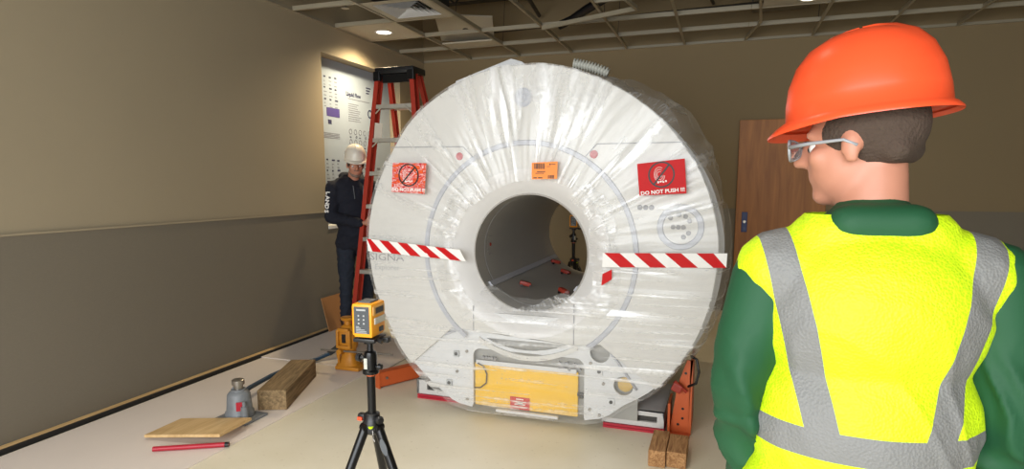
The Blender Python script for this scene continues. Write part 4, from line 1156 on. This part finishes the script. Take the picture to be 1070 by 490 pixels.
clamp(-1.36, 5.10, 0.6, 'red clamp at the far left end of the bore floor')
clamp(-1.245, 5.00, -0.2, 'red clamp at the far end of the bore floor, right of its twin')

# ------------------------------------------------------------------ tripods and laser levels
def tripod(loc, label, rz=0.0):
    t = thing('tripod', label, 'tripod', loc, rz)
    # centre column and head
    b = NB(); cone(b, (0, 0, 0.60), (0, 0, 0.80), 0.0155, seg=20); obj('centre_column', b, M['blackm'], t, local=True, smooth=0.7)
    b = NB(); r_ = lathe(b, [(0.0175, 0.796), (0.0175, 0.801)], (0, 0, 0), 'Z', 20); caps(b, r_); q = obj('orange_ring', b, M['orange'], t, local=True); q['label'] = 'thin orange ring'
    b = NB(); r_ = lathe(b, [(0.022, 0.801), (0.030, 0.805), (0.030, 0.815), (0.024, 0.820), (0.024, 0.870), (0.021, 0.885), (0.012, 0.890), (0.010, 0.915), (0.022, 0.918), (0.022, 0.930)], (0, 0, 0), 'Z', 24); caps(b, r_)
    hd = obj('ball_head', b, M['blackm'], t, local=True, smooth=0.6)
    b = NB(); cone(b, (-0.024, -0.004, 0.862), (-0.042, -0.006, 0.862), 0.008, 0.008, 12); cone(b, (-0.038, -0.006, 0.862), (-0.052, -0.007, 0.862), 0.016, 0.014, 14); obj('knob', b, M['black'], hd, local=True, smooth=0.6)
    b = NB(); cone(b, (0.024, 0, 0.832), (0.034, 0, 0.832), 0.006, 0.006, 10); cone(b, (0.034, 0, 0.832), (0.046, 0, 0.832), 0.012, 0.010, 12); obj('knob', b, M['black'], hd, local=True, smooth=0.6)
    b = NB(); addbox(b, (-0.006, -0.0243, 0.845), (0.014, 0.002, 0.040)); q = obj('label_strip', b, M['greystick'], hd, local=True)
    # shoulder
    b = NB(); r_ = lathe(b, [(0.020, 0.655), (0.028, 0.650), (0.030, 0.630), (0.036, 0.618), (0.036, 0.585), (0.026, 0.575)], (0, 0, 0), 'Z', 20); caps(b, r_)
    sh = obj('shoulder', b, M['black'], t, local=True, smooth=0.6)
    b = NB(); cone(b, (0.026, -0.01, 0.635), (0.044, -0.02, 0.635), 0.009, 0.014, 12); cone(b, (0.044, -0.02, 0.635), (0.052, -0.025, 0.635), 0.016, 0.012, 12); obj('knob', b, M['black'], sh, local=True, smooth=0.6)
    b = NB(); addbox(b, (-0.034, -0.012, 0.638), (0.030, 0.026, 0.026), None, 0.007); obj('clamp', b, M['black'], sh, local=True, smooth=0.6)
    b = NB(); addbox(b, (-0.036, -0.027, 0.634), (0.020, 0.010, 0.013), None, 0.003); q = obj('orange_lever', b, M['orangehat'], sh, local=True); q['label'] = 'small orange lever'
    b = NB(); r_ = lathe(b, [(0.008, 0.606), (0.010, 0.612)], (0.014, -0.034, 0), 'Z', 12); caps(b, r_); q = obj('bubble_level', b, M['vest'], sh, local=True)
    b = NB(); tube(b, [(0.022, -0.036, 0.598), (0.026, -0.040, 0.585), (0.028, -0.042, 0.570), (0.034, -0.042, 0.560)], 0.0018, 6); obj('safety_loop', b, M['steel'], sh, local=True)
    for k, a in enumerate((math.radians(-14), math.radians(-118), math.radians(108))):
        c, s = math.cos(a), math.sin(a)
        top, mid, low = V((0.030*c, 0.030*s, 0.602)), V((0.175*c, 0.175*s, 0.30)), V((0.315*c, 0.315*s, 0.012))
        b = NB(); cone(b, top, mid, 0.018, 0.0165, 14); tube(b, [top+V((-0.016*s, 0.016*c, 0)), top+V((0.016*s, -0.016*c, 0))], 0.017, 12)
        lg_ = obj('leg', b, M['blackm'], t, local=True, smooth=0.6)
        b = NB(); cone(b, mid, low, 0.0125, 0.011, 12); cone(b, mid-(low-mid)*0.06, mid+(low-mid)*0.06, 0.0195, 0.018, 12); obj('lower_section', b, M['blackm'], lg_, local=True, smooth=0.6)
        b = NB(); cone(b, low+V((0, 0, 0.006)), low-V((0, 0, 0.012)), 0.016, 0.018, 12); obj('rubber_foot', b, M['black'], lg_, local=True)
        if k == 0:
            d_ = (mid-top).normalized(); nrm = V((-0.05, -0.55, 0.5)).normalized(); nrm = (nrm-d_*nrm.dot(d_)).normalized()
            b = NB(); c0 = top+d_*0.075+nrm*0.0155; x_ = d_.cross(nrm)
            rg = [b.verts.new(c0+d_*0.032*math.cos(2*PI*i/20)+x_*0.011*math.sin(2*PI*i/20)) for i in range(20)]; rg2 = [b.verts.new(v.co+nrm*0.003) for v in rg]
            b.faces.new(rg2)
            for i in range(20): b.faces.new((rg[i], rg[(i+1) % 20], rg2[(i+1) % 20], rg2[i]))
            obj('badge', b, M['greypanel'], lg_, local=True)
    return t
def laser(loc, rz, label):
    t = thing('laser_level', label, 'laser level', loc, rz)
    # local: grey information plate looks to -Y, lens windows to +X
    b = NB(); addbox(b, (0, 0, 0.068), (0.080, 0.105, 0.118), None, 0.010); addbox(b, (0, 0, 0.010), (0.070, 0.09, 0.012), None, 0.003)
    ho = obj('housing', b, M['lyellow'], t, local=True, smooth=0.5)
    b = NB(); addbox(b, (0, -0.0525, 0.068), (0.060, 0.004, 0.098), None, 0.002); q = obj('back_plate', b, M['greypanel'], t, local=True)
    b = NB()
    bx(b, -0.018, 0.018, -0.0565, -0.0543, 0.103, 0.109)
    for j in range(3):
        for k in (-1, 1): bx(b, k*0.010-0.003, k*0.010+0.003, -0.0565, -0.0543, 0.082-j*0.014, 0.088-j*0.014)
    for j, w in enumerate((0.012, 0.018, 0.034, 0.040, 0.042)): bx(b, -0.021, -0.021+w, -0.0565, -0.0543, 0.044-j*0.0055, 0.0465-j*0.0055)
    obj('print', b, M['palegrey'], q, local=True)
    b = NB(); addbox(b, (0.038, 0.0, 0.100), (0.012, 0.088, 0.034), None, 0.005); addbox(b, (0, 0.048, 0.100), (0.07, 0.014, 0.034), None, 0.005); ls = obj('upper_window_frame', b, mat('tan_frame', srgb(196, 150, 80), 0.5) if 'tanf' not in M else M['tanf'], t, local=True, smooth=0.5); M['tanf'] = ls.data.materials[0]
    b = NB(); addbox(b, (0.0405, 0.0, 0.100), (0.0095, 0.060, 0.022), None, 0.002); obj('lens_window', b, M['black'], ls, local=True)
    b = NB(); addbox(b, (0.0405, 0.005, 0.062), (0.008, 0.080, 0.024), None, 0.003); obj('warning_sticker', b, M['greystick'], t, local=True)
    b = NB(); addbox(b, (0.0405, 0.015, 0.026), (0.006, 0.030, 0.018), None, 0.002); obj('port', b, M['black'], t, local=True)
    b = NB(); addbox(b, (0, 0.0, 0.129), (0.050, 0.06, 0.008), None, 0.003); obj('top_window', b, M['greypanel'], t, local=True)
    return t
TP = (-1.205, 1.90)
tripod((TP[0], TP[1], 0), 'black tripod in the foreground holding the yellow laser level')
b = NB()
laser((TP[0]-0.002, TP[1], 0.9305+0.015), math.radians(4), 'yellow laser level on the foreground tripod')
# bracket between head and laser, part of a mount
def mount(loc, rz, label):
    t = thing('laser_mount', label, 'mount', loc, rz)
    b = NB(); addbox(b, (0.0, 0, 0.007), (0.085, 0.095, 0.0135), None, 0.004); obj('platform', b, M['black'], t, local=True, smooth=0.5)
    b = NB(); cone(b, (0.043, -0.02, 0.006), (0.060, -0.02, 0.002), 0.007, 0.010, 10); addbox(b, (0.055, 0.02, 0.0), (0.03, 0.03, 0.02), None, 0.005); obj('knob', b, M['black'], t, local=True, smooth=0.5)
    return t
mount((TP[0], TP[1], 0.9303), math.radians(4), 'black swivel mount under the foreground laser level')
TQ = (-1.47, 6.25)
dup_t = tripod((TQ[0], TQ[1], 0), 'second black tripod standing behind the scanner, seen through the bore', 1.0)
dup_t.scale = (1.1, 1.1, 1.1)
# the far head sits higher: a taller column
laser((TQ[0], TQ[1], 0.9455+0.0935), math.radians(8), 'second yellow laser level behind the scanner, seen through the bore')
mount((TQ[0], TQ[1], 0.9303+0.0935), math.radians(8), 'black swivel mount under the far laser level behind the bore')

# pine block in the foreground right
t = thing('wood_blocks', 'pair of pine block halves screwed together on the floor at lower right', 'wood block', (-0.23, 3.33, 0))
b = NB(); bx(b, -0.325, -0.235, 3.17, 3.46, 0.0, 0.092, 0.006); obj('left_half', b, M['block'], t)
b = NB(); bx(b, -0.232, -0.130, 3.19, 3.44, 0.0, 0.088, 0.006); obj('right_half', b, M['block'], t)

# ------------------------------------------------------------------ people
def wrinkle(me, amp, sc=(9, 9, 16), zmax=9.0, zmin=-9.0, seed=0.0):
    me.update(); ns = [v.normal.copy() for v in me.vertices]
    for v, n_ in zip(me.vertices, ns):
        if not (zmin < v.co.z < zmax): continue
        f = min(1, (zmax-v.co.z)/0.08, (v.co.z-zmin)/0.05)
        q = V((v.co.x*sc[0]+seed, v.co.y*sc[1], v.co.z*sc[2]+v.co.x*7))
        q += V((noise.noise(q*0.6), 0, noise.noise(q*0.6+V((9, 1, 1)))))*1.2
        r = 1-abs(noise.noise(q))*2.2
        v.co += n_*amp*f*(max(0, r)**2-0.35)
    me.update(); return me
def hand(prims, wrist, dirv, palm_n, curl=0.5, side=1, k=1.0):
    """palm, four unequal bent fingers and a thumb leaving the side of the palm"""
    wrist, d, n = V(wrist), V(dirv).normalized(), V(palm_n).normalized(); s = d.cross(n).normalized()*side
    pc = wrist+d*0.05*k
    prims.append(('c', wrist, wrist+d*0.03*k, 0.022*k, 0.024*k))
    for off in (-0.027, -0.009, 0.009, 0.027):
        prims.append(('c', wrist+d*0.02*k+s*off*0.6*k, wrist+d*0.085*k+s*off*k, 0.013*k, 0.0115*k))
    for off, ln in ((-0.029, 0.060), (-0.010, 0.074), (0.010, 0.080), (0.029, 0.070)):
        p = wrist+d*0.09*k+s*off*k; dd = d.copy()
        for seg, fr in enumerate((0.42, 0.32, 0.26)):
            ang = curl*(0.55+0.45*seg); dd = (dd*math.cos(ang)+n*math.sin(ang)).normalized()
            q = p+dd*ln*fr*k; prims.append(('c', p, q, (0.0095-0.0009*seg)*k, (0.0088-0.0009*seg)*k)); p = q
    p = wrist+d*0.028*k+s*0.026*k; q = p+(d*0.55+s*0.65+n*0.35).normalized()*0.042*k
    prims.append(('c', p, q, 0.013*k, 0.0105*k)); prims.append(('c', q, q+(d*0.85+s*0.15+n*0.45).normalized()*0.032*k, 0.0105*k, 0.0085*k))

def head_prims(c, R, k=1.0):
    """head around centre c; R turns head-local (+y forward) into body space"""
    T = lambda x, y, z: V(c)+R @ V((x*k, y*k, z*k))
    R4 = R.to_4x4()
    P = [('e', T(0, -0.012, 0.035), (0.074*k, 0.094*k, 0.088*k), R4), ('e', T(0, 0.022, -0.035), (0.062*k, 0.068*k, 0.078*k), R4),
         ('e', T(0, 0.062, -0.088), (0.030*k, 0.026*k, 0.022*k), R4),
         ('c', T(0, 0.088, 0.012), T(0, 0.110, -0.022), 0.009*k, 0.014*k), ('e', T(-0.010, 0.100, -0.026), (0.009*k,)*3, R4), ('e', T(0.010, 0.100, -0.026), (0.009*k,)*3, R4),
         ('c', T(-0.020, 0.080, -0.052), T(0.020, 0.080, -0.052), 0.009*k, 0.009*k), ('c', T(-0.016, 0.079, -0.062), T(0.016, 0.079, -0.062), 0.008*k, 0.008*k),
         ('c', T(-0.042, 0.070, 0.022), T(0.042, 0.070, 0.022), 0.010*k, 0.010*k),
         ('e', T(-0.042, 0.056, -0.020), (0.020*k, 0.022*k, 0.020*k), R4), ('e', T(0.042, 0.056, -0.020), (0.020*k, 0.022*k, 0.020*k), R4),
         ('e', T(-0.076, -0.008, -0.012), (0.009*k, 0.018*k, 0.030*k), R4), ('e', T(0.076, -0.008, -0.012), (0.009*k, 0.018*k, 0.030*k), R4)]
    return P, T

def hard_hat(T, R, m, parent, label, brimk=1.0, loc0=None):
    """dome, ridges, brim with a longer peak at the front"""
    b = NB(); nseg = 40; rings = []
    rows = [(1.0, 0.0), (0.985, 0.03), (0.94, 0.062), (0.83, 0.096), (0.66, 0.122), (0.42, 0.139), (0.18, 0.146), (0.02, 0.147)]
    for rr, h in rows:
        ring = []
        for k in range(nseg):
            a = 2*PI*k/nseg; x, y = math.sin(a), math.cos(a)
            ridge = 0.006*math.exp(-(x/0.16)**2)*(1 if rr < 0.95 else 0)
            ring.append(b.verts.new(T(0.112*rr*x, -0.008+0.134*rr*y, 0.052+h+ridge)))
        rings.append(ring)
    for p, q in zip(rings, rings[1:]):
        for k in range(nseg): b.faces.new((p[k], p[(k+1) % nseg], q[(k+1) % nseg], q[k]))
    b.faces.new(rings[-1])
    # brim
    last = rings[0]
    for w, dz in ((0.5, -0.004), (1.0, -0.012), (1.0, -0.016), (0.4, -0.009)):
        ring = []
        for k in range(nseg):
            a = 2*PI*k/nseg; x, y = math.sin(a), math.cos(a)
            ext = (0.014+0.050*max(0, y)**1.6*brimk)*w
            ring.append(b.verts.new(T((0.112+ext*0.6)*x, -0.008+(0.134+ext)*y, 0.052+dz-0.012*max(0, y)*w)))
        for k in range(nseg): b.faces.new((last[k], last[(k+1) % nseg], ring[(k+1) % nseg], ring[k]))
        last = ring
    o = obj('hard_hat', b, m, parent, local=True, smooth=1.0); o['label'] = label
    return o

def feat(T, parent, whites, irism):
    for s in (-1, 1):
        b = NB(); bmesh.ops.create_uvsphere(b, u_segments=14, v_segments=10, radius=0.0125, matrix=Matrix.Translation(T(s*0.031, 0.066, -0.002)))
        e = obj('eye', b, whites, parent, local=True, smooth=True)
        b = NB(); bmesh.ops.create_uvsphere(b, u_segments=10, v_segments=8, radius=0.006, matrix=Matrix.Translation(T(s*0.031, 0.0755, -0.003))); obj('iris', b, irism, e, local=True, smooth=True)

# --- worker in the dark hoodie by the ladder; local +y is the way he faces
mt = thing('worker_in_dark_hoodie', 'person in white hard hat, dark hoodie and jeans standing by the ladder', 'person', (-3.53, 5.35, 0.0125), math.radians(-128))
K = 1.04
hR = Matrix.Rotation(math.radians(-12), 3, 'Z') @ Matrix.Rotation(math.radians(-13), 3, 'X')
HC = (0.0, 0.085, 1.665)
hp, HT = head_prims(HC, hR, K)
torso = [('e', (0, 0, 1.36), (0.205, 0.125, 0.16)), ('e', (0, 0.01, 1.15), (0.175, 0.125, 0.22)), ('e', (0, 0, 0.97), (0.165, 0.118, 0.12)), ('c', (-0.12, 0, 1.45), (0.12, 0, 1.45), 0.085, 0.085)]
def limbs(g=0.0):
    return dict(
        ua_r=('c', (0.205, 0.0, 1.44), (0.245, 0.03, 1.15), 0.062+g, 0.048+g), fa_r=('c', (0.245, 0.03, 1.15), (0.02, 0.26, 1.10), 0.046+g, 0.034+g),
        ua_l=('c', (-0.205, 0.0, 1.44), (-0.25, 0.10, 1.16), 0.062+g, 0.048+g), fa_l=('c', (-0.25, 0.10, 1.16), (-0.14, 0.33, 1.10), 0.046+g, 0.034+g),
        th_r=('c', (0.095, 0, 0.92), (0.11, 0.02, 0.50), 0.088+g, 0.062+g), sh_r=('c', (0.11, 0.02, 0.50), (0.12, -0.02, 0.09), 0.058+g, 0.042+g),
        th_l=('c', (-0.095, 0, 0.92), (-0.10, 0.04, 0.50), 0.088+g, 0.062+g), sh_l=('c', (-0.10, 0.04, 0.50), (-0.11, 0.0, 0.09), 0.058+g, 0.042+g))
lm = limbs(-0.012)
body = [('e', p[1], tuple(r*0.88 for r in p[2])) if p[0] == 'e' else ('c', p[1], p[2], p[3]*0.85, p[4]*0.85) for p in torso]+list(lm.values())+hp+[('c', (0, 0.0, 1.48), (0, 0.06, 1.62), 0.060, 0.056)]
body += [('c', (0.12, -0.02, 0.07), (0.13, 0.10, 0.045), 0.038, 0.032), ('c', (-0.11, 0, 0.07), (-0.12, 0.12, 0.045), 0.038, 0.032)]
hand(body, (0.00, 0.28, 1.10), (-0.85, 0.55, 0.05), (-0.45, -0.75, 0.0), 0.75, 1)
hand(body, (-0.14, 0.34, 1.10), (-0.1, 0.95, 0.0), (0.9, 0.1, -0.2), 0.7, -1)
bo = obj('body', remeshed(body, 0.0075, 3), M['skin'], mt)
li = limbs(0.012)
hood = [('e', p[1], tuple(r+0.016 for r in p[2])) if p[0] == 'e' else ('c', p[1], p[2], p[3]+0.012, p[4]+0.012) for p in torso[:4]]
hood += [li['ua_r'], ('c', (0.245, 0.03, 1.15), (0.035, 0.245, 1.10), 0.060, 0.050), li['ua_l'], ('c', (-0.25, 0.10, 1.16), (-0.145, 0.315, 1.10), 0.060, 0.048)]
hood += [('c', (-0.08, -0.055, 1.545), (0.08, -0.055, 1.545), 0.052, 0.052), ('c', (-0.09, -0.05, 1.54), (-0.07, 0.06, 1.51), 0.040, 0.034), ('c', (0.09, -0.05, 1.54), (0.07, 0.06, 1.51), 0.040, 0.034),
         ('c', (-0.10, 0.02, 0.90), (0.10, 0.02, 0.90), 0.11, 0.11)]
hd = obj('hoodie', wrinkle(remeshed(hood, 0.010, 3), 0.009, (8, 8, 12), 1.5), M['navy'], mt); hd['label'] = 'near black hooded sweatshirt with white sleeve letters'
# sleeve lettering on the outer right arm
b = NB()
letters = 'LANDS'
A0, A1 = V((0.209, 0.003, 1.41)), V((0.240, 0.026, 1.19))
for i, ch in enumerate(letters):
    p = A0.lerp(A1, (i+0.5)/len(letters))+V((0.8, 0.6, 0))*0.078
    mtx = Matrix.Translation(p) @ Matrix.Rotation(math.radians(127), 4, 'Z') @ Matrix.Rotation(PI/2, 4, 'X') @ Matrix.Rotation(-PI/2, 4, 'Z')
    me = textmesh(ch, 0.060, mtx, 0.004, 0.002); b.from_mesh(me); bpy.data.meshes.remove(me)
sl = obj('sleeve_lettering', b, M['whitef'], hd, local=True)
tr = [('c', p[1], p[2], p[3], p[4]) for p in (li['th_r'], li['sh_r'], li['th_l'], li['sh_l'])]+[('e', (0, 0, 0.93), (0.158, 0.112, 0.11))]
o = obj('jeans', wrinkle(remeshed(tr, 0.011, 3, cut=[((0, 0, 0.085), (0, 0, -1)), ((0, 0, 0.99), (0, 0, 1))]), 0.010), M['denim'], mt)
bt_ = [('c', (0.12, -0.03, 0.10), (0.12, -0.02, 0.05), 0.052, 0.05), ('c', (0.12, -0.03, 0.045), (0.135, 0.12, 0.04), 0.044, 0.038), ('c', (-0.11, -0.01, 0.10), (-0.11, 0, 0.05), 0.052, 0.05), ('c', (-0.11, -0.01, 0.045), (-0.12, 0.14, 0.04), 0.044, 0.038)]
o = obj('boots', remeshed(bt_, 0.009, 2, cut=[((0, 0, 0.001), (0, 0, -1))]), M['boot'], mt)
hard_hat(lambda x, y, z: HT(x*0.90, y*0.90, (z-0.05)*0.92+0.058), hR, M['whitehat'], mt, 'white hard hat', 0.7)
bm_ = [('e', HT(0, -0.018, 0.030), (0.079*K, 0.092*K, 0.080*K), hR.to_4x4()), ('e', HT(-0.070, 0.02, 0.01), (0.010, 0.020, 0.030), hR.to_4x4()), ('e', HT(0.070, 0.02, 0.01), (0.010, 0.020, 0.030), hR.to_4x4())]
obj('hair', remeshed(bm_, 0.008, 2), M['hair'], mt)
bm_ = [('c', HT(-0.036, 0.056, -0.088), HT(0.0, 0.088, -0.094), 0.014, 0.016), ('c', HT(0.036, 0.056, -0.088), HT(0.0, 0.088, -0.094), 0.014, 0.016), ('c', HT(-0.056, 0.02, -0.062), HT(-0.036, 0.056, -0.088), 0.010, 0.013), ('c', HT(0.056, 0.02, -0.062), HT(0.036, 0.056, -0.088), 0.010, 0.013), ('c', HT(-0.024, 0.089, -0.041), HT(0.024, 0.089, -0.041), 0.006, 0.006)]
obj('beard', remeshed(bm_, 0.006, 2), M['stubble'], mt)
feat(HT, mt, M['whitef'], M['black'])
b = NB()
for s in (-1, 1): tube(b, [HT(s*0.016, 0.083, 0.022), HT(s*0.032, 0.084, 0.028), HT(s*0.048, 0.074, 0.020)], 0.0045, 6)
obj('eyebrows', b, M['hair'], mt, local=True)
b = NB(); tube(b, [(-0.05, 0.145, 1.46), (-0.045, 0.155, 1.38), (-0.05, 0.155, 1.30)], 0.004, 6); tube(b, [(0.05, 0.145, 1.46), (0.045, 0.155, 1.38), (0.04, 0.155, 1.33)], 0.004, 6)
obj('drawstring', b, M['greypanel'], hd, local=True)

# --- worker in the hi-vis vest at the right edge, seen from behind, head turned to the left
PRZ = math.radians(4)
wt = thing('worker_in_yellow_vest', 'person in orange hard hat, green jacket and hi-vis yellow vest, seen from behind', 'person', (0.255, 1.25, 0.0), PRZ)
hR = Matrix.Rotation(math.radians(58), 3, 'Z') @ Matrix.Rotation(math.radians(-6), 3, 'X')
hp, HT = head_prims((-0.022, 0.03, 1.572), hR, 1.0)
torso = [('e', (0, 0, 1.26), (0.180, 0.115, 0.17)), ('e', (0, 0, 1.06), (0.165, 0.118, 0.20)), ('e', (0, 0, 0.92), (0.168, 0.12, 0.12)), ('c', (-0.11, 0, 1.345), (0.11, 0, 1.345), 0.070, 0.070), ('c', (0, 0, 1.36), (0, 0.01, 1.42), 0.09, 0.07)]
AR = {1: [(0.19, 0, 1.335), (0.235, -0.02, 1.08), (0.20, 0.16, 0.87)], -1: [(-0.168, 0, 1.325), (-0.216, -0.02, 1.12), (-0.170, 0.08, 0.90)]}
def bodyset(g, tor=True):
    P = []
    for p in torso if tor else []:
        P.append(('e', p[1], tuple(r+g for r in p[2])) if p[0] == 'e' else ('c', p[1], p[2], p[3]+g, p[4]+g))
    return P
bd = bodyset(-0.02)+hp+[('c', (0, 0, 1.38), (0, 0.03, 1.54), 0.060, 0.055)]
for s in (-1, 1):
    a, e, w = AR[s]; bd += [('c', a, e, 0.050, 0.040), ('c', e, w, 0.038, 0.028)]
    bd += [('c', (s*0.09, 0, 0.86), (s*0.10, 0.01, 0.47), 0.078, 0.055), ('c', (s*0.10, 0.01, 0.47), (s*0.11, -0.01, 0.08), 0.05, 0.038), ('c', (s*0.11, -0.01, 0.06), (s*0.12, 0.11, 0.045), 0.036, 0.03)]
    ww = V(w); dd = (V(w)-V(e)).normalized()
    hand(bd, ww+dd*0.02, dd, (-s*0.9, 0.2, 0), 0.35, s)
obj('body', remeshed(bd, 0.0075, 3), M['skin'], wt)
jk = bodyset(0.006)
for s in (-1, 1):
    a, e, w = AR[s]; a, e, w = V(a), V(e), V(w)
    jk += [('c', a, e, 0.068, 0.060), ('c', e, w, 0.058, 0.044)]
    jk += [('e', e.lerp(w, 0.3)+V((0, -0.01, 0)), (0.060, 0.064, 0.030)), ('e', e.lerp(w, 0.62), (0.052, 0.056, 0.024))]
jk += [('c', (-0.05, -0.05, 1.43), (0.05, -0.05, 1.43), 0.035, 0.035), ('c', (-0.06, 0.02, 1.42), (-0.05, -0.05, 1.43), 0.03, 0.035), ('c', (0.06, 0.02, 1.42), (0.05, -0.05, 1.43), 0.03, 0.035)]
jo = obj('jacket', wrinkle(remeshed(jk, 0.008, 3), 0.020, (6, 6, 9), 1.24), M['green'], wt); jo['label'] = 'dark green softshell jacket'
a, e, w = [V(q) for q in AR[-1]]
b = NB(); c0 = w+V((-0.03, -0.046, 0.01)); tube(b, [c0, c0+V((0.008, -0.006, -0.02)), c0+V((0.002, -0.006, -0.045))], 0.004, 6); cone(b, c0+V((0.002, -0.006, -0.04)), c0+V((0.0, -0.006, -0.06)), 0.007, 0.006, 8)
obj('drawcord', b, M['black'], jo, local=True)
ve = bodyset(0.020)
ve = [('e', (0, 0, 1.26), (0.196, 0.148, 0.18)), ('e', (0, 0, 1.06), (0.194, 0.152, 0.21)), ('e', (0, 0.0, 0.90), (0.205, 0.155, 0.17)), ('c', (-0.150, 0, 1.335), (0.150, 0, 1.335), 0.084, 0.084), ('c', (-0.06, 0, 1.385), (0.06, 0, 1.385), 0.085, 0.085)]
vo_ = remeshed(ve, 0.007, 4, cut=[((0, 0, 0.80), (0, 0, -1)), ((0, 0, 1.445), (0, 0, 1))])
wrinkle(vo_, 0.005, (5, 5, 6), 1.33)
vo = obj('safety_vest', vo_, M['vest'], wt); vo['label'] = 'hi-vis yellow mesh vest with grey reflective stripes'
b = NB()
rg = [(0.198*math.cos(2*PI*k/48), 0.150*math.sin(2*PI*k/48), 0.803+0.006*math.sin(k)) for k in range(48)]; tube(b, rg, 0.007, 8, closed=True)
obj('binding', b, mat('hi_vis_binding', srgb(214, 250, 0), 0.5), vo, local=True, smooth=True)
tr = [('e', (0, 0, 0.88), (0.158, 0.118, 0.11))]
for s in (-1, 1): tr += [('c', (s*0.09, 0, 0.86), (s*0.10, 0.01, 0.47), 0.095, 0.075), ('c', (s*0.10, 0.01, 0.47), (s*0.11, -0.01, 0.10), 0.072, 0.062)]
obj('trousers', remeshed(tr, 0.012, 3), M['jeans2'], wt)
bt_ = []
for s in (-1, 1): bt_ += [('c', (s*0.11, -0.02, 0.09), (s*0.11, -0.01, 0.05), 0.052, 0.05), ('c', (s*0.11, -0.03, 0.045), (s*0.12, 0.13, 0.04), 0.044, 0.038)]
obj('boots', remeshed(bt_, 0.009, 2, cut=[((0, 0, 0.001), (0, 0, -1))]), M['boot'], wt)
hard_hat(HT, hR, M['orangehat'], wt, 'orange hard hat', 0.45)
bm_ = [('e', HT(0, -0.018, 0.028), (0.079, 0.094, 0.084), hR.to_4x4()), ('c', HT(-0.04, -0.066, -0.02), HT(0.04, -0.066, -0.02), 0.026, 0.026)]
obj('hair', remeshed(bm_, 0.008, 2), M['hair'], wt)
feat(HT, wt, M['whitef'], M['black'])
# safety glasses
b = NB()
for s in (-1, 1):
    rg = [HT(s*0.036+0.028*math.cos(2*PI*k/20), 0.112-0.010*abs(math.cos(2*PI*k/20)), 0.000+0.019*math.sin(2*PI*k/20)) for k in range(20)]
    tube(b, rg, 0.0028, 6, closed=True)
    tube(b, [HT(s*0.066, 0.100, 0.004), HT(s*0.080, 0.06, 0.004), HT(s*0.084, 0.0, 0.002), HT(s*0.080, -0.02, -0.01)], [0.0045, 0.0035, 0.003, 0.003], 6)
tube(b, [HT(-0.008, 0.106, 0.004), HT(0, 0.110, 0.006), HT(0.008, 0.106, 0.004)], 0.0028, 6)
gl = obj('safety_glasses', b, M['frame_grey'], wt, local=True, smooth=True); gl['label'] = 'grey framed clear safety glasses'
b = NB()
for s in (-1, 1):
    vs = [b.verts.new(HT(s*0.036+0.027*math.cos(2*PI*k/20), 0.1115-0.010*abs(math.cos(2*PI*k/20)), 0.018*math.sin(2*PI*k/20))) for k in range(20)]
    v2 = [b.verts.new(HT(s*0.036+0.027*math.cos(2*PI*k/20), 0.1095-0.010*abs(math.cos(2*PI*k/20)), 0.018*math.sin(2*PI*k/20))) for k in range(20)]
    b.faces.new(vs); b.faces.new(v2[::-1])
    for k in range(20): b.faces.new((vs[k], vs[(k+1) % 20], v2[(k+1) % 20], v2[k]))
obj('lens', b, M['glass_clear'], gl, local=True)

# ------------------------------------------------------------------ daylight, world, camera
def area(name, loc, target, sx, sy, energy, col):
    l = bpy.data.lights.new(name, 'AREA'); l.shape = 'RECTANGLE'; l.size = sx; l.size_y = sy; l.energy = energy; l.color = col
    o = bpy.data.objects.new(name, l); C.objects.link(o); o.location = loc
    o.rotation_euler = (V(target)-V(loc)).to_track_quat('-Z', 'Y').to_euler(); return o
area('window_daylight', ((W0+W1)/2, RY-0.05, (WZ0+WZ1)/2), ((W0+W1)/2, 2.0, 0.2), W1-W0, WZ1-WZ0, 335, (0.95, 0.98, 1.0))

w = bpy.data.worlds.new('World'); S.world = w; w.use_nodes = True
bg = w.node_tree.nodes['Background']; bg.inputs[0].default_value = (0.85, 0.92, 1.0, 1); bg.inputs[1].default_value = 0.6

F_PX, CYP = 640.0, 275.0
cam = bpy.data.cameras.new('Camera'); co = bpy.data.objects.new('Camera', cam); C.objects.link(co)
cam.sensor_width = 36; cam.sensor_fit = 'HORIZONTAL'; cam.lens = F_PX/1070*36; cam.shift_y = (CYP-245)/1070; cam.clip_start = 0.02
co.location = (0, 0, 1.5)
co.rotation_euler = (PI/2-math.atan((275-191)/640), 0, math.radians(19))
S.camera = co
S.view_settings.view_transform = 'Standard'; S.view_settings.look = 'None'; S.view_settings.gamma = 1; S.view_settings.use_curve_mapping = False
S.view_settings.exposure = 0.0
